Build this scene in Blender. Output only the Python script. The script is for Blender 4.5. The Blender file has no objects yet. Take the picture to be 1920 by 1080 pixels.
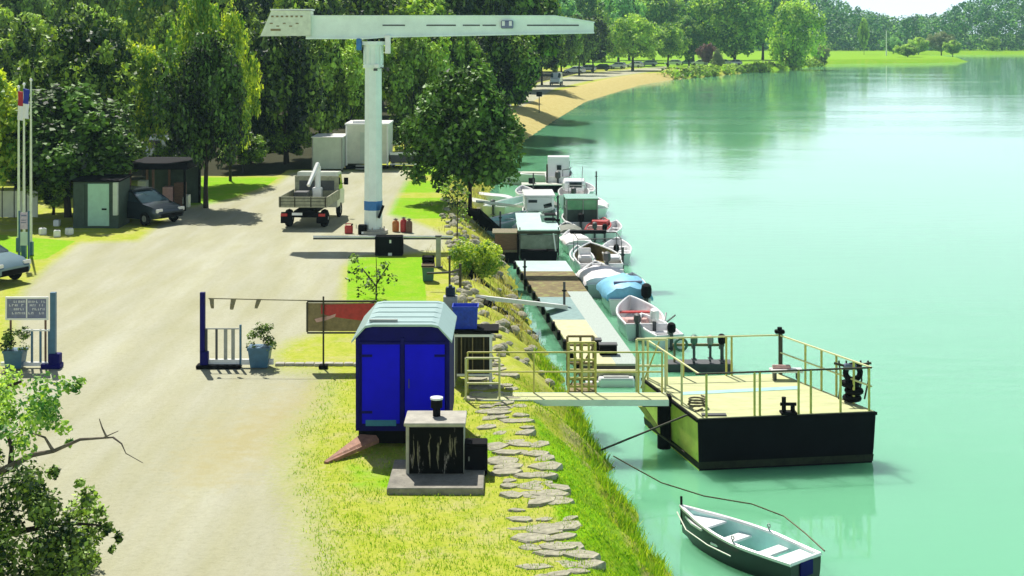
import bpy, math, random
import numpy as np
from mathutils import Vector, Matrix
R = math.radians
PI = math.pi
S = bpy.context.scene
COL = S.collection

# ------------------------------------------------------------------ camera, sky, sun, exposure
FPX, CX, HY, CZ = 2600.0, 960.0, 60.0, 8.5
cam = bpy.data.cameras.new('camera'); cam_o = bpy.data.objects.new('camera', cam); COL.objects.link(cam_o)
cam.sensor_width = 36; cam.lens = 36 * FPX / 1920
cam.shift_y = -(540 - HY) / 1920
cam.clip_start = 0.5; cam.clip_end = 9000
cam_o.location = (0, 0, CZ); cam_o.rotation_euler = (R(90), 0, 0)
S.camera = cam_o

SUN_EL, SUN_AZ = 55.0, -21.0
W = bpy.data.worlds.new("World"); S.world = W; W.use_nodes = True
wn = W.node_tree.nodes; wl = W.node_tree.links
bg = wn['Background']
sky = wn.new('ShaderNodeTexSky'); sky.sky_type = 'NISHITA'; sky.sun_disc = False
sky.sun_elevation = R(SUN_EL); sky.sun_rotation = R(SUN_AZ)
sky.air_density = 1.0; sky.dust_density = 1.6; sky.ozone_density = 1.0
wtc = wn.new('ShaderNodeTexCoord'); wsx = wn.new('ShaderNodeSeparateXYZ'); wl.new(wtc.outputs['Generated'], wsx.inputs[0])
wmr = wn.new('ShaderNodeMapRange'); wmr.inputs[1].default_value = 0.0; wmr.inputs[2].default_value = .50; wmr.inputs[3].default_value = .92; wmr.inputs[4].default_value = .0
wl.new(wsx.outputs[2], wmr.inputs[0])
wmx = wn.new('ShaderNodeMix'); wmx.data_type = 'RGBA'; wl.new(wmr.outputs[0], wmx.inputs[0]); wl.new(sky.outputs[0], wmx.inputs[6]); wmx.inputs[7].default_value = (20, 24, 26.5, 1)   # thin white summer haze low in the sky
wl.new(wmx.outputs[2], bg.inputs[0]); bg.inputs[1].default_value = 0.05
sun = bpy.data.lights.new('sun', 'SUN'); sun.energy = 5.0; sun.angle = R(0.5); sun.color = (1.0, 0.955, 0.88)
sun_o = bpy.data.objects.new('sun', sun); COL.objects.link(sun_o)
d = Vector((-math.sin(R(-SUN_AZ)) * math.cos(R(SUN_EL)), math.cos(R(-SUN_AZ)) * math.cos(R(SUN_EL)), math.sin(R(SUN_EL))))
sun_o.rotation_euler = d.to_track_quat('Z', 'Y').to_euler(); sun_o.location = (-20, 30, 60)
S.view_settings.view_transform = 'Standard'; S.view_settings.look = 'None'
S.view_settings.exposure = 0.35; S.view_settings.gamma = 1
S.cycles.max_bounces = 7; S.cycles.diffuse_bounces = 3; S.cycles.transmission_bounces = 4
S.cycles.transparent_max_bounces = 4; S.cycles.volume_bounces = 0
S.cycles.caustics_reflective = False; S.cycles.caustics_refractive = False

# ------------------------------------------------------------------ helpers
ZW = -1.3
def G(px, py, z=0.0):                      # where a point of the photograph lies on the level z
    k = (CZ - z) / (py - HY)
    return Vector(((px - CX) * k, FPX * k, z))
def V3(px, py, Y):                         # a point of the photograph at the distance Y
    return Vector(((px - CX) / FPX * Y, Y, CZ - (py - HY) / FPX * Y))

class MB:
    def __init__(s): s.v = []; s.f = []; s.smooth = False
    def add(s, vs, fs):
        n = len(s.v); s.v += [tuple(v) for v in vs]; s.f += [tuple(i + n for i in f) for f in fs]; return s
    def box(s, c, size, rz=0, ry=0, rx=0, bev=0.0):
        x, y, z = size[0] / 2, size[1] / 2, size[2] / 2
        M = Matrix.Translation(Vector(c)) @ Matrix.Rotation(rz, 4, 'Z') @ Matrix.Rotation(ry, 4, 'Y') @ Matrix.Rotation(rx, 4, 'X')
        b = min(bev, x * .45, y * .45, z * .45)
        if b <= 0:
            vs = [M @ Vector((i * x, j * y, k * z)) for k in (-1, 1) for j in (-1, 1) for i in (-1, 1)]
            return s.add(vs, [(0, 2, 3, 1), (4, 5, 7, 6), (0, 1, 5, 4), (2, 6, 7, 3), (0, 4, 6, 2), (1, 3, 7, 5)])
        ring = lambda X, Y, Z: [(-X + b, -Y, Z), (X - b, -Y, Z), (X, -Y + b, Z), (X, Y - b, Z), (X - b, Y, Z), (-X + b, Y, Z), (-X, Y - b, Z), (-X, -Y + b, Z)]
        rs = [ring(x - b * .6, y - b * .6, -z), ring(x, y, -z + b), ring(x, y, z - b), ring(x - b * .6, y - b * .6, z)]
        vs = [M @ Vector(p) for r in rs for p in r]
        fs = [tuple(range(7, -1, -1)), tuple(range(24, 32))]
        for k in range(3):
            for i in range(8):
                j = (i + 1) % 8; fs.append((k * 8 + i, k * 8 + j, k * 8 + 8 + j, k * 8 + 8 + i))
        return s.add(vs, fs)
    def tube(s, pts, r, n=8, cap=True):
        pts = [Vector(p) for p in pts]
        rs = r if isinstance(r, (list, tuple)) else [r] * len(pts)
        vs = []; fs = []
        for i, p in enumerate(pts):
            a = pts[max(0, i - 1)]; b = pts[min(len(pts) - 1, i + 1)]
            t = (b - a); t = t.normalized() if t.length > 1e-9 else Vector((0, 0, 1))
            u = t.cross(Vector((0.13, 0.31, 0.94)) if abs(t.z) < .9 else Vector((0, 1, 0))).normalized(); w = t.cross(u)
            for k in range(n):
                an = 2 * PI * (k + .5) / n
                vs.append(p + (u * math.cos(an) + w * math.sin(an)) * rs[i])
        for i in range(len(pts) - 1):
            for k in range(n):
                k2 = (k + 1) % n
                fs.append((i * n + k, i * n + k2, (i + 1) * n + k2, (i + 1) * n + k))
        if cap:
            fs.append(tuple(range(n - 1, -1, -1))); fs.append(tuple((len(pts) - 1) * n + k for k in range(n)))
        return s.add(vs, fs)
    def prism(s, poly, a, b, axis='y'):        # poly in the two other axes, extruded from a to b
        n = len(poly)
        def mk(p, t):
            return {'y': (p[0], t, p[1]), 'x': (t, p[0], p[1]), 'z': (p[0], p[1], t)}[axis]
        vs = [mk(p, a) for p in poly] + [mk(p, b) for p in poly]
        fs = [tuple(range(n)), tuple(range(2 * n - 1, n - 1, -1))]
        for i in range(n):
            j = (i + 1) % n; fs.append((i, i + n, j + n, j))
        return s.add(vs, fs)
    def loft(s, rings, closed=True, cap0=True, cap1=True):
        n = len(rings[0]); vs = [p for r in rings for p in r]; fs = []
        for k in range(len(rings) - 1):
            for i in range(n if closed else n - 1):
                j = (i + 1) % n
                fs.append((k * n + i, k * n + j, k * n + n + j, k * n + n + i))
        if cap0: fs.append(tuple(range(n - 1, -1, -1)))
        if cap1: fs.append(tuple((len(rings) - 1) * n + i for i in range(n)))
        return s.add(vs, fs)
    def ball(s, c, r, n=10, m=6, sx=1, sy=1, sz=1):
        rings = []
        for k in range(m + 1):
            a = PI * k / m - PI / 2
            rr = max(math.cos(a), .02)
            rings.append([(c[0] + sx * r * rr * math.cos(2 * PI * i / n), c[1] + sy * r * rr * math.sin(2 * PI * i / n), c[2] + sz * r * math.sin(a)) for i in range(n)])
        return s.loft(rings)
    def torus(s, c, r, t, axis='y', n=14, m=7):
        vs = []; fs = []
        for i in range(n):
            a = 2 * PI * i / n
            for j in range(m):
                b = 2 * PI * j / m
                q = r + t * math.cos(b); u, w, h = q * math.cos(a), q * math.sin(a), t * math.sin(b)
                vs.append({'y': (c[0] + u, c[1] + h, c[2] + w), 'x': (c[0] + h, c[1] + u, c[2] + w), 'z': (c[0] + u, c[1] + w, c[2] + h)}[axis])
        for i in range(n):
            for j in range(m):
                fs.append((i * m + j, ((i + 1) % n) * m + j, ((i + 1) % n) * m + (j + 1) % m, i * m + (j + 1) % m))
        return s.add(vs, fs)
    def build(s, name, mat, parent=None, smooth=False):
        me = bpy.data.meshes.new(name); me.from_pydata(s.v, [], s.f); me.update()
        import bmesh
        bm = bmesh.new(); bm.from_mesh(me); bmesh.ops.recalc_face_normals(bm, faces=bm.faces); bm.to_mesh(me); bm.free()
        if smooth:
            me.polygons.foreach_set('use_smooth', [True] * len(me.polygons))
            try: me.set_sharp_from_angle(angle=R(38))
            except Exception: pass
        me.materials.append(mat)
        o = bpy.data.objects.new(name, me); COL.objects.link(o)
        if parent is not None: o.parent = parent
        return o

def tag(o, label, cat, group=None, kind=None):
    if label: o['label'] = label
    if cat: o['category'] = cat
    if group: o['group'] = group
    if kind or cat: o['kind'] = kind or 'thing'
    return o
def thing(name, label, cat, loc=(0, 0, 0), rz=0.0, group=None):
    o = bpy.data.objects.new(name, None); COL.objects.link(o); o.empty_display_size = .2
    o.location = loc; o.rotation_euler = (0, 0, rz)
    return tag(o, label, cat, group)
def dup(o, loc=None, rz=None, label=None, scale=None):
    c = o.copy(); COL.objects.link(c)
    if loc is not None: c.location = loc
    if rz is not None: c.rotation_euler = (0, 0, rz)
    if scale is not None: c.scale = scale
    if label: c['label'] = label
    for ch in list(o.children):
        k = ch.copy(); COL.objects.link(k); k.parent = c
        for g in list(ch.children):
            q = g.copy(); COL.objects.link(q); q.parent = k
    return c

# ------------------------------------------------------------------ materials
def mat(name, col, rough=.6, metal=0.0, var=.12, scale=3.0, bump=0.0, bscale=30.0, col2=None, spot=None, spotcol=None, spec=.5, stretch=None):
    m = bpy.data.materials.new(name); m.use_nodes = True
    n = m.node_tree.nodes; l = m.node_tree.links; b = n['Principled BSDF']
    b.inputs['Roughness'].default_value = rough; b.inputs['Metallic'].default_value = metal
    b.inputs['Specular IOR Level'].default_value = spec
    tc = n.new('ShaderNodeTexCoord'); src = tc.outputs['Object']
    if stretch:
        mp = n.new('ShaderNodeMapping'); mp.inputs['Scale'].default_value = stretch; l.new(src, mp.inputs[0]); src = mp.outputs[0]
    nz = n.new('ShaderNodeTexNoise'); nz.inputs['Scale'].default_value = scale; nz.inputs['Detail'].default_value = 6; nz.inputs['Roughness'].default_value = .65
    l.new(src, nz.inputs['Vector'])
    rp = n.new('ShaderNodeValToRGB'); rp.color_ramp.elements[0].position = .3; rp.color_ramp.elements[1].position = .7
    c2 = col2 or tuple(c * (1 - 2 * var) for c in col)
    rp.color_ramp.elements[0].color = (*[max(0, c) for c in c2], 1); rp.color_ramp.elements[1].color = (*col, 1)
    l.new(nz.outputs['Fac'], rp.inputs[0]); out = rp.outputs[0]
    if spot:
        n2 = n.new('ShaderNodeTexNoise'); n2.inputs['Scale'].default_value = spot[0]; n2.inputs['Detail'].default_value = 8; n2.inputs['Roughness'].default_value = .7
        l.new(src, n2.inputs['Vector'])
        mr = n.new('ShaderNodeMapRange'); mr.inputs[1].default_value = spot[1]; mr.inputs[2].default_value = spot[1] + .06
        l.new(n2.outputs['Fac'], mr.inputs[0])
        mx = n.new('ShaderNodeMix'); mx.data_type = 'RGBA'; l.new(mr.outputs[0], mx.inputs[0]); l.new(out, mx.inputs[6]); mx.inputs[7].default_value = (*spotcol, 1); out = mx.outputs[2]
    l.new(out, b.inputs['Base Color'])
    if bump:
        nb = n.new('ShaderNodeTexNoise'); nb.inputs['Scale'].default_value = bscale; nb.inputs['Detail'].default_value = 4
        l.new(src, nb.inputs['Vector'])
        bp = n.new('ShaderNodeBump'); bp.inputs['Strength'].default_value = bump; bp.inputs['Distance'].default_value = .03
        l.new(nb.outputs['Fac'], bp.inputs['Height']); l.new(bp.outputs[0], b.inputs['Normal'])
    return m

M = {}
M['crane'] = mat('crane_paint', (.84, .95, .86), .45, var=.08, scale=1.5, spot=(9, .68), spotcol=(.42, .46, .38))
M['crane_plate'] = mat('counterweight_paint', (.74, .80, .62), .55, var=.12, scale=4, spot=(7, .64), spotcol=(.42, .45, .33))
M['white'] = mat('white_paint', (.86, .86, .83), .4, var=.06, scale=2, spot=(14, .7), spotcol=(.55, .55, .5))
M['boat_white'] = mat('white_gelcoat', (.86, .86, .85), .25, var=.04, scale=1.2, spot=(6, .72), spotcol=(.6, .6, .55))
M['boat_cream'] = mat('cream_gelcoat', (.72, .74, .62), .35, var=.08, scale=2, spot=(9, .66), spotcol=(.45, .45, .34))
M['aqua_white'] = mat('pale_aqua_sheet', (.60, .80, .72), .35, var=.1, scale=2, spot=(6, .68), spotcol=(.45, .55, .5))
M['aqua_in'] = mat('pale_turquoise_paint', (.55, .88, .80), .5, var=.10, scale=3, spot=(12, .66), spotcol=(.3, .45, .4))
M['grey'] = mat('grey_metal', (.36, .38, .35), .5, .2, var=.15, scale=5)
M['dgrey'] = mat('dark_grey_metal', (.07, .075, .075), .6, var=.2, scale=5)
M['black'] = mat('black_rubber', (.007, .007, .008), .85, spec=.1, var=.2, scale=8)
M['hull_black'] = mat('black_hull_paint', (.006, .006, .009), .8, spec=.1, var=.2, scale=2, spot=(3, .68), spotcol=(.03, .022, .016))
M['blue_shed'] = mat('deep_blue_paint', (.006, .004, .78), .6, spec=.12, var=.12, scale=1.2, spot=(11, .71), spotcol=(.02, .02, .16))
M['blue_dark'] = mat('dark_blue_paint', (.006, .005, .14), .6, spec=.12, var=.2, scale=4)
M['blue_gate'] = mat('gate_blue_paint', (.05, .16, .26), .45, var=.15, scale=6, spot=(15, .66), spotcol=(.25, .3, .3))
M['blue_crate'] = mat('bright_blue_plastic', (.02, .08, .62), .4, var=.2, scale=9)
M['roof_pale'] = mat('pale_sheet_roof', (.40, .56, .53), .32, .15, var=.1, scale=2.5, stretch=(1, 6, 1), spot=(5, .62), spotcol=(.40, .5, .42))
M['teal'] = mat('turquoise_scuff', (.03, .22, .34), .6, scale=9)
M['concrete'] = mat('weathered_concrete', (.50, .48, .40), .9, var=.18, scale=4, bump=.3, spot=(12, .64), spotcol=(.36, .33, .26))
M['box_front'] = mat('shaded_streaked_plaster', (.008, .008, .007), .95, spec=.05, var=.2, scale=6, spot=(5.5, .60), spotcol=(.30, .27, .23), stretch=(1.6, 1.6, .28))  # front face shade put into the near-black base; pale streaks are peeling paint
M['rust'] = mat('rusty_steel', (.42, .20, .12), .75, var=.25, scale=7, spot=(10, .6), spotcol=(.62, .40, .28))
M['red'] = mat('red_paint', (.55, .035, .03), .5, var=.2, scale=7)
M['orange'] = mat('orange_plastic', (.62, .22, .04), .5, var=.2, scale=7)
M['brown'] = mat('brown_timber', (.22, .12, .075), .8, var=.25, scale=6, stretch=(1, 1, 5))
M['olive'] = mat('olive_brown_canvas', (.30, .235, .11), .85, var=.2, scale=8)
M['dolive'] = mat('dark_olive_frame', (.05, .045, .02), .7, var=.2, scale=8)
M['pink'] = mat('faded_pink_cloth', (.7, .42, .38), .8, var=.15, scale=9)
M['rag'] = mat('weathered_rag_cloth', (.30, .27, .16), .9, var=.3, scale=20)
M['yellow'] = mat('yellow_rail_paint', (.62, .58, .14), .5, var=.2, scale=7, spot=(20, .64), spotcol=(.3, .26, .06))
M['pale_yellow'] = mat('pale_yellow_rail_paint', (.74, .74, .36), .45, var=.12, scale=7)
M['barge_deck'] = mat('pale_green_deck_paint', (.60, .63, .31), .8, var=.16, scale=1.6, spot=(5, .64), spotcol=(.44, .44, .22), stretch=(1, 2.5, 1))
M['barge_side'] = mat('lit_hull_side', (.80, .86, .16), .6, var=.18, scale=1.6, spot=(4, .62), spotcol=(.40, .42, .06))  # light thrown up by the water, put into the hull side colour
M['cyan_line'] = mat('pale_cyan_deck_paint', (.38, .72, .64), .5, var=.12, scale=4)
M['plank_grey'] = mat('grey_deck_boards', (.44, .52, .46), .75, var=.14, scale=5, stretch=(6, 1, 1))
M['plank_blue'] = mat('blue_grey_mat', (.24, .38, .36), .8, var=.14, scale=4)
M['plank_brown'] = mat('brown_mossy_boards', (.26, .20, .07), .85, var=.3, scale=3, spot=(3, .55), spotcol=(.22, .26, .06))
M['plank_yellow'] = mat('yellowed_boards', (.66, .63, .36), .8, var=.14, scale=4)
M['tarp_blue'] = mat('light_blue_tarpaulin', (.22, .58, .80), .5, var=.15, scale=3, bump=.5, bscale=6)
M['tarp_white'] = mat('white_tarpaulin', (.88, .84, .82), .6, var=.05, scale=3, bump=.4, bscale=6)
M['tarp_grey'] = mat('grey_canvas_cover', (.26, .28, .23), .8, var=.2, scale=5)
M['glass_green'] = mat('green_tinted_glass', (.12, .42, .18), .12, var=.2, scale=2)
M['glass'] = mat('dark_window_glass', (.02, .03, .035), .06, var=.2, scale=2)
M['glass_sky'] = mat('car_glass', (.05, .09, .11), .05, var=.2, scale=2)
M['shed_green'] = mat('pale_green_door_paint', (.42, .68, .52), .5, var=.1, scale=3)
M['shed_dark'] = mat('dark_green_board', (.05, .085, .06), .7, var=.2, scale=4)
M['container'] = mat('off_white_sheet_metal', (.60, .68, .56), .5, var=.1, scale=2)
M['container2'] = mat('light_beige_sheet_metal', (.74, .76, .62), .5, var=.1, scale=2)
M['wood_bed'] = mat('weathered_grey_boards', (.40, .40, .27), .8, var=.25, scale=5)
M['car_dark'] = mat('dark_blue_grey_car_paint', (.03, .045, .06), .22, .3, var=.08, scale=2)
M['car_teal'] = mat('blue_silver_car_paint', (.16, .26, .29), .22, .4, var=.06, scale=2)
M['car_white'] = mat('white_car_paint', (.82, .85, .85), .22, var=.04, scale=2)
M['car_silver'] = mat('silver_car_paint', (.5, .56, .56), .25, .4, var=.06, scale=2)
M['lamp'] = mat('lamp_lens', (.8, .8, .75), .15, var=.05)
M['lamp_red'] = mat('red_lamp_lens', (.5, .02, .02), .2, var=.05)
M['rock'] = mat('pale_limestone', (.47, .45, .32), .9, var=.3, scale=4, bump=.5, bscale=12, spot=(5, .62), spotcol=(.36, .36, .20))
M['rope'] = mat('weathered_rope', (.20, .18, .10), .9, var=.3, scale=20)
M['bark'] = mat('tree_bark', (.055, .042, .03), .95, var=.4, scale=8, stretch=(4, 4, 1), bump=.5)
M['bark_lit'] = mat('light_branch_bark', (.22, .18, .14), .95, var=.4, scale=8)
M['sign_blue'] = mat('sign_blue_grey', (.20, .22, .36), .5, var=.2, scale=12)
M['flag_blue'] = mat('flag_blue_cloth', (.015, .03, .34), .8, var=.1)
M['flag_red'] = mat('flag_red_cloth', (.42, .02, .03), .8, var=.1)
M['flag_white'] = mat('flag_white_cloth', (.75, .75, .78), .8, var=.05)
M['bin_green'] = mat('dark_green_bin_plastic', (.06, .17, .11), .5, var=.15, scale=6)
M['lilac'] = mat('pale_lilac_panel', (.62, .52, .66), .6, var=.15, scale=14)
M['band_blue'] = mat('mid_blue_band_paint', (.03, .20, .50), .45, var=.15, scale=4)

def leaf_mat(name, dark, light, trans=.2, tcol=None):
    m = bpy.data.materials.new(name); m.use_nodes = True
    n = m.node_tree.nodes; l = m.node_tree.links
    n.remove(n['Principled BSDF'])
    at = n.new('ShaderNodeAttribute'); at.attribute_name = 'rnd'
    oi = n.new('ShaderNodeObjectInfo')
    ma = n.new('ShaderNodeMath'); ma.operation = 'MULTIPLY_ADD'; ma.inputs[1].default_value = .35
    l.new(oi.outputs['Random'], ma.inputs[0])
    sb = n.new('ShaderNodeMath'); sb.operation = 'SUBTRACT'; sb.inputs[1].default_value = .17
    l.new(at.outputs['Fac'], sb.inputs[0]); l.new(sb.outputs[0], ma.inputs[2])
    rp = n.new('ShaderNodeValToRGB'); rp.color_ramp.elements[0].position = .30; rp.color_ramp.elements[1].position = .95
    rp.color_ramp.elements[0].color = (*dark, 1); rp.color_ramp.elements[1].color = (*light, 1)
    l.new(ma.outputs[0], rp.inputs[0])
    df = n.new('ShaderNodeBsdfDiffuse'); tr = n.new('ShaderNodeBsdfTranslucent'); gl = n.new('ShaderNodeBsdfGlossy'); gl.inputs['Roughness'].default_value = .5
    l.new(rp.outputs[0], df.inputs[0])
    mul = n.new('ShaderNodeMix'); mul.data_type = 'RGBA'; mul.blend_type = 'MULTIPLY'; mul.inputs[0].default_value = 1
    l.new(rp.outputs[0], mul.inputs[6]); mul.inputs[7].default_value = (*(tcol or (1.5, 1.35, .35)), 1); mul.clamp_result = False
    l.new(mul.outputs[2], tr.inputs[0])
    mx = n.new('ShaderNodeMixShader'); mx.inputs[0].default_value = trans; l.new(df.outputs[0], mx.inputs[1]); l.new(tr.outputs[0], mx.inputs[2])
    m2 = n.new('ShaderNodeMixShader'); m2.inputs[0].default_value = .04; l.new(mx.outputs[0], m2.inputs[1]); l.new(gl.outputs[0], m2.inputs[2])
    l.new(m2.outputs[0], n['Material Output'].inputs[0])
    return m
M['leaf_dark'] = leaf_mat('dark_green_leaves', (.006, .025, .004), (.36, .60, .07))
M['leaf_shade'] = leaf_mat('shaded_leaves', (.003, .012, .003), (.16, .34, .04), .10)  # shade of the backlit crowns put into the leaf colour
M['shade_concrete'] = mat('shade_concrete', (.33, .31, .25), .9, var=.25, scale=4, bump=.3, spot=(9, .6), spotcol=(.16, .15, .11))  # slab darkened to hold the shadow of the pump box
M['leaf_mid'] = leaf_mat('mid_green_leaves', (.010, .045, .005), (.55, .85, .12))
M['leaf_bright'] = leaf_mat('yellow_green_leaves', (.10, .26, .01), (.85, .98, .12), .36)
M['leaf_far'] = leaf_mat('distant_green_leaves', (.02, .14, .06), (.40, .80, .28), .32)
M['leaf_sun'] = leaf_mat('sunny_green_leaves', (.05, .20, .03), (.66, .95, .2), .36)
M['leaf_pale'] = leaf_mat('pale_grey_green_leaves', (.20, .26, .12), (.46, .56, .28))
M['leaf_red'] = leaf_mat('reddish_leaves', (.16, .09, .08), (.42, .26, .22), .3, (1, .6, .6))
M['grass_blade'] = leaf_mat('grass_blades', (.18, .38, .015), (.50, .66, .06), .4)
M['weed'] = leaf_mat('dry_weed_stalks', (.30, .28, .10), (.66, .62, .32), .3)

# ------------------------------------------------------------------ the ground, the yard, the bank, the water
rng = np.random.default_rng(7)
def np_mesh(name, verts, faces, mats, attrs=None, smooth=False):
    k = faces.shape[1]
    me = bpy.data.meshes.new(name)
    me.vertices.add(len(verts)); me.vertices.foreach_set('co', verts.astype(np.float32).ravel())
    me.loops.add(faces.size); me.loops.foreach_set('vertex_index', faces.astype(np.int32).ravel())
    me.polygons.add(len(faces)); me.polygons.foreach_set('loop_start', np.arange(0, faces.size, k, dtype=np.int32))
    me.polygons.foreach_set('loop_total', np.full(len(faces), k, dtype=np.int32))
    if smooth: me.polygons.foreach_set('use_smooth', np.ones(len(faces), dtype=bool))
    for an, av in (attrs or {}).items():
        a = me.attributes.new(an, 'FLOAT', 'POINT'); a.data.foreach_set('value', av.astype(np.float32).ravel())
    me.update(calc_edges=True); me.validate()
    for m in mats: me.materials.append(m)
    return me
def link(name, me, parent=None):
    o = bpy.data.objects.new(name, me); COL.objects.link(o)
    if parent is not None: o.parent = parent
    return o

SH_Y = [-20, 0, 15, 22, 25, 28.3, 34.4, 38.6, 43.2, 47.2, 54.2, 60.7, 75, 90, 106, 126, 154, 196, 255, 283, 340, 405, 425, 440, 455, 490, 590, 602, 618, 9000]
SH_X = [5, 4.2, 3.4, 3.0, 2.69, 2.29, 1.80, 1.30, 0.80, .42, 0.0, -0.6, -1.7, -1.2, 0.0, 1.2, 4.75, 10.5, 23.5, 32, 60, 91.7, 97, 135, 150, 158, 165, 230, 2600, 2600]
def shore(Y): return np.interp(Y, SH_Y, SH_X)
def slope_w(Y): return np.interp(Y, [0, 25, 60, 110, 150, 280, 300, 400, 9000], [1.7, 1.7, 1.9, 2.6, 4.2, 5.5, 2.5, 3, 3])
def wob(X, Y):
    return .16 * np.sin(Y * 1.7 + 1.1) + .11 * np.sin(Y * 4.1 + X) + .03 * np.sin(Y * 9.3 + 2 * X)
def ground_z(X, Y):
    t = X - shore(Y) + wob(X, Y) * np.clip(60 / np.maximum(Y, 1), .3, 1); w = slope_w(Y)
    u = np.clip((t + w) / w, 0, 1); z = ZW * (u ** 1.25)
    z = np.where(t > 0, ZW - .45 * t, z)
    z = z + .035 * np.sin(X * 1.3 + .6 * Y) * np.sin(Y * .9) * (t < -.4) * np.clip((u + .25), 0, 1)
    return np.maximum(z, -3.2)

def sd_poly(px, py, poly, ky=2.2):
    P = np.array(poly, float); P[:, 1] *= ky; y = py * ky
    d = np.full(px.shape, 1e9); ins = np.zeros(px.shape, bool)
    for i in range(len(P)):
        a = P[i]; b = P[(i + 1) % len(P)]; e = b - a
        t = np.clip(((px - a[0]) * e[0] + (y - a[1]) * e[1]) / (e @ e + 1e-9), 0, 1)
        d = np.minimum(d, np.hypot(px - a[0] - t * e[0], y - a[1] - t * e[1]))
        c = ((a[1] > y) != (b[1] > y)) & (px < (b[0] - a[0]) * (y - a[1]) / (b[1] - a[1] + 1e-12) + a[0])
        ins ^= c
    return np.where(ins, d, -d)
GRAVEL = [(-900, 1700), (-500, 900), (-60, 730), (18, 690), (25, 600), (45, 543), (92, 498), (150, 455), (260, 452), (300, 420), (345, 390), (440, 374), (520, 344), (545, 324), (640, 320), (775, 318), (768, 332), (745, 368), (728, 402), (770, 412), (838, 440), (832, 470), (700, 479), (664, 482), (644, 500), (640, 560), (610, 618), (545, 640), (512, 662), (520, 690), (610, 700), (600, 760), (548, 826), (556, 900), (590, 1000), (620, 1120), (760, 1700)]
FARROAD = [(985, 222), (1000, 192), (1040, 166), (1110, 150), (1250, 130), (1252, 124), (1090, 138), (1010, 156), (975, 186), (960, 222)]
LAWNS = [[(338, 332), (522, 333), (500, 348), (400, 383), (338, 385)], [(775, 311), (850, 311), (846, 329), (762, 329)], [(757, 339), (843, 339), (840, 361), (746, 361)], [(741, 371), (839, 371), (838, 409), (724, 411)],
         [(652, 482), (792, 482), (800, 566), (650, 568)], [(-200, 425), (142, 452), (85, 486), (-200, 500)]]
BANKGREEN = [(1000, 770), (1090, 800), (1180, 960), (1260, 1090), (1300, 1300), (1090, 1300), (1060, 1080), (1040, 960)]
BRIGHT = [(610, 830), (700, 860), (940, 780), (880, 700), (960, 700), (1000, 800), (930, 930), (700, 940), (620, 930)]
ORANGE = [(300, 880), (360, 800), (470, 740), (600, 700), (660, 740), (560, 860), (440, 920), (330, 930)]

Ys = list(np.arange(-30, 17, 2.0)); y = 17.0
while y < 160: Ys.append(y); y *= 1.0058
while y < 700: Ys.append(y); y *= 1.013
while y < 7000: Ys.append(y); y *= 1.1
Ys = np.array(Ys)
us = np.concatenate([np.linspace(-3.2, -.62, 14), np.linspace(-.6, -.42, 14), np.arange(-.415, .14, .0024), np.linspace(.15, .5, 36), np.linspace(.6, 3.2, 14)])
NR, NC = len(Ys), len(us)
XX = us[None, :] * np.maximum(Ys, 17)[:, None]; YY = np.repeat(Ys[:, None], NC, 1)
ZZ = ground_z(XX, YY)
Yc = np.maximum(YY, 6.0); PX = CX + FPX * XX / Yc; PY = HY + FPX * CZ / Yc
def soft(poly, w): return np.clip(.5 + sd_poly(PX, PY, poly) / w, 0, 1)
FADE = np.interp(PY, [480, 640, 760, 900], [45, 110, 240, 330])
a_gravel = np.maximum(soft(GRAVEL, FADE), soft(FARROAD, 14))
t_sh = XX - shore(YY); w_sh = slope_w(YY)
a_gravel *= np.clip((-(t_sh + w_sh)) / .3 + .6, 0, 1)
a_lawn = np.maximum.reduce([soft(p, 18) for p in LAWNS] + [soft(BANKGREEN, 90) * .95, soft(BRIGHT, 120) * .55, np.clip((YY - 300) / 60, 0, 1)])
a_dirt = np.clip((t_sh + w_sh * 1.15) / .8, 0, 1) * ((YY > 118) & (YY < 292)) * np.clip((YY - 118) / 14, 0, 1)
a_orange = soft(ORANGE, 260)
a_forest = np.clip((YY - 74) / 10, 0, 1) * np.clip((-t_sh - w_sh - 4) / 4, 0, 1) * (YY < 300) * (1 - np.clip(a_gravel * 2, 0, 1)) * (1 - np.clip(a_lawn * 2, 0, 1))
verts = np.stack([XX, YY, ZZ], -1).reshape(-1, 3)
ii = (np.arange(NR - 1)[:, None] * NC + np.arange(NC - 1)[None, :]).ravel()
quads = np.stack([ii, ii + 1, ii + NC + 1, ii + NC], 1)
att = {'gravel': a_gravel.ravel(), 'lawn': a_lawn.ravel(), 'dirt': a_dirt.ravel(), 'dry': a_orange.ravel(), 'forest': a_forest.ravel()}

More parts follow.
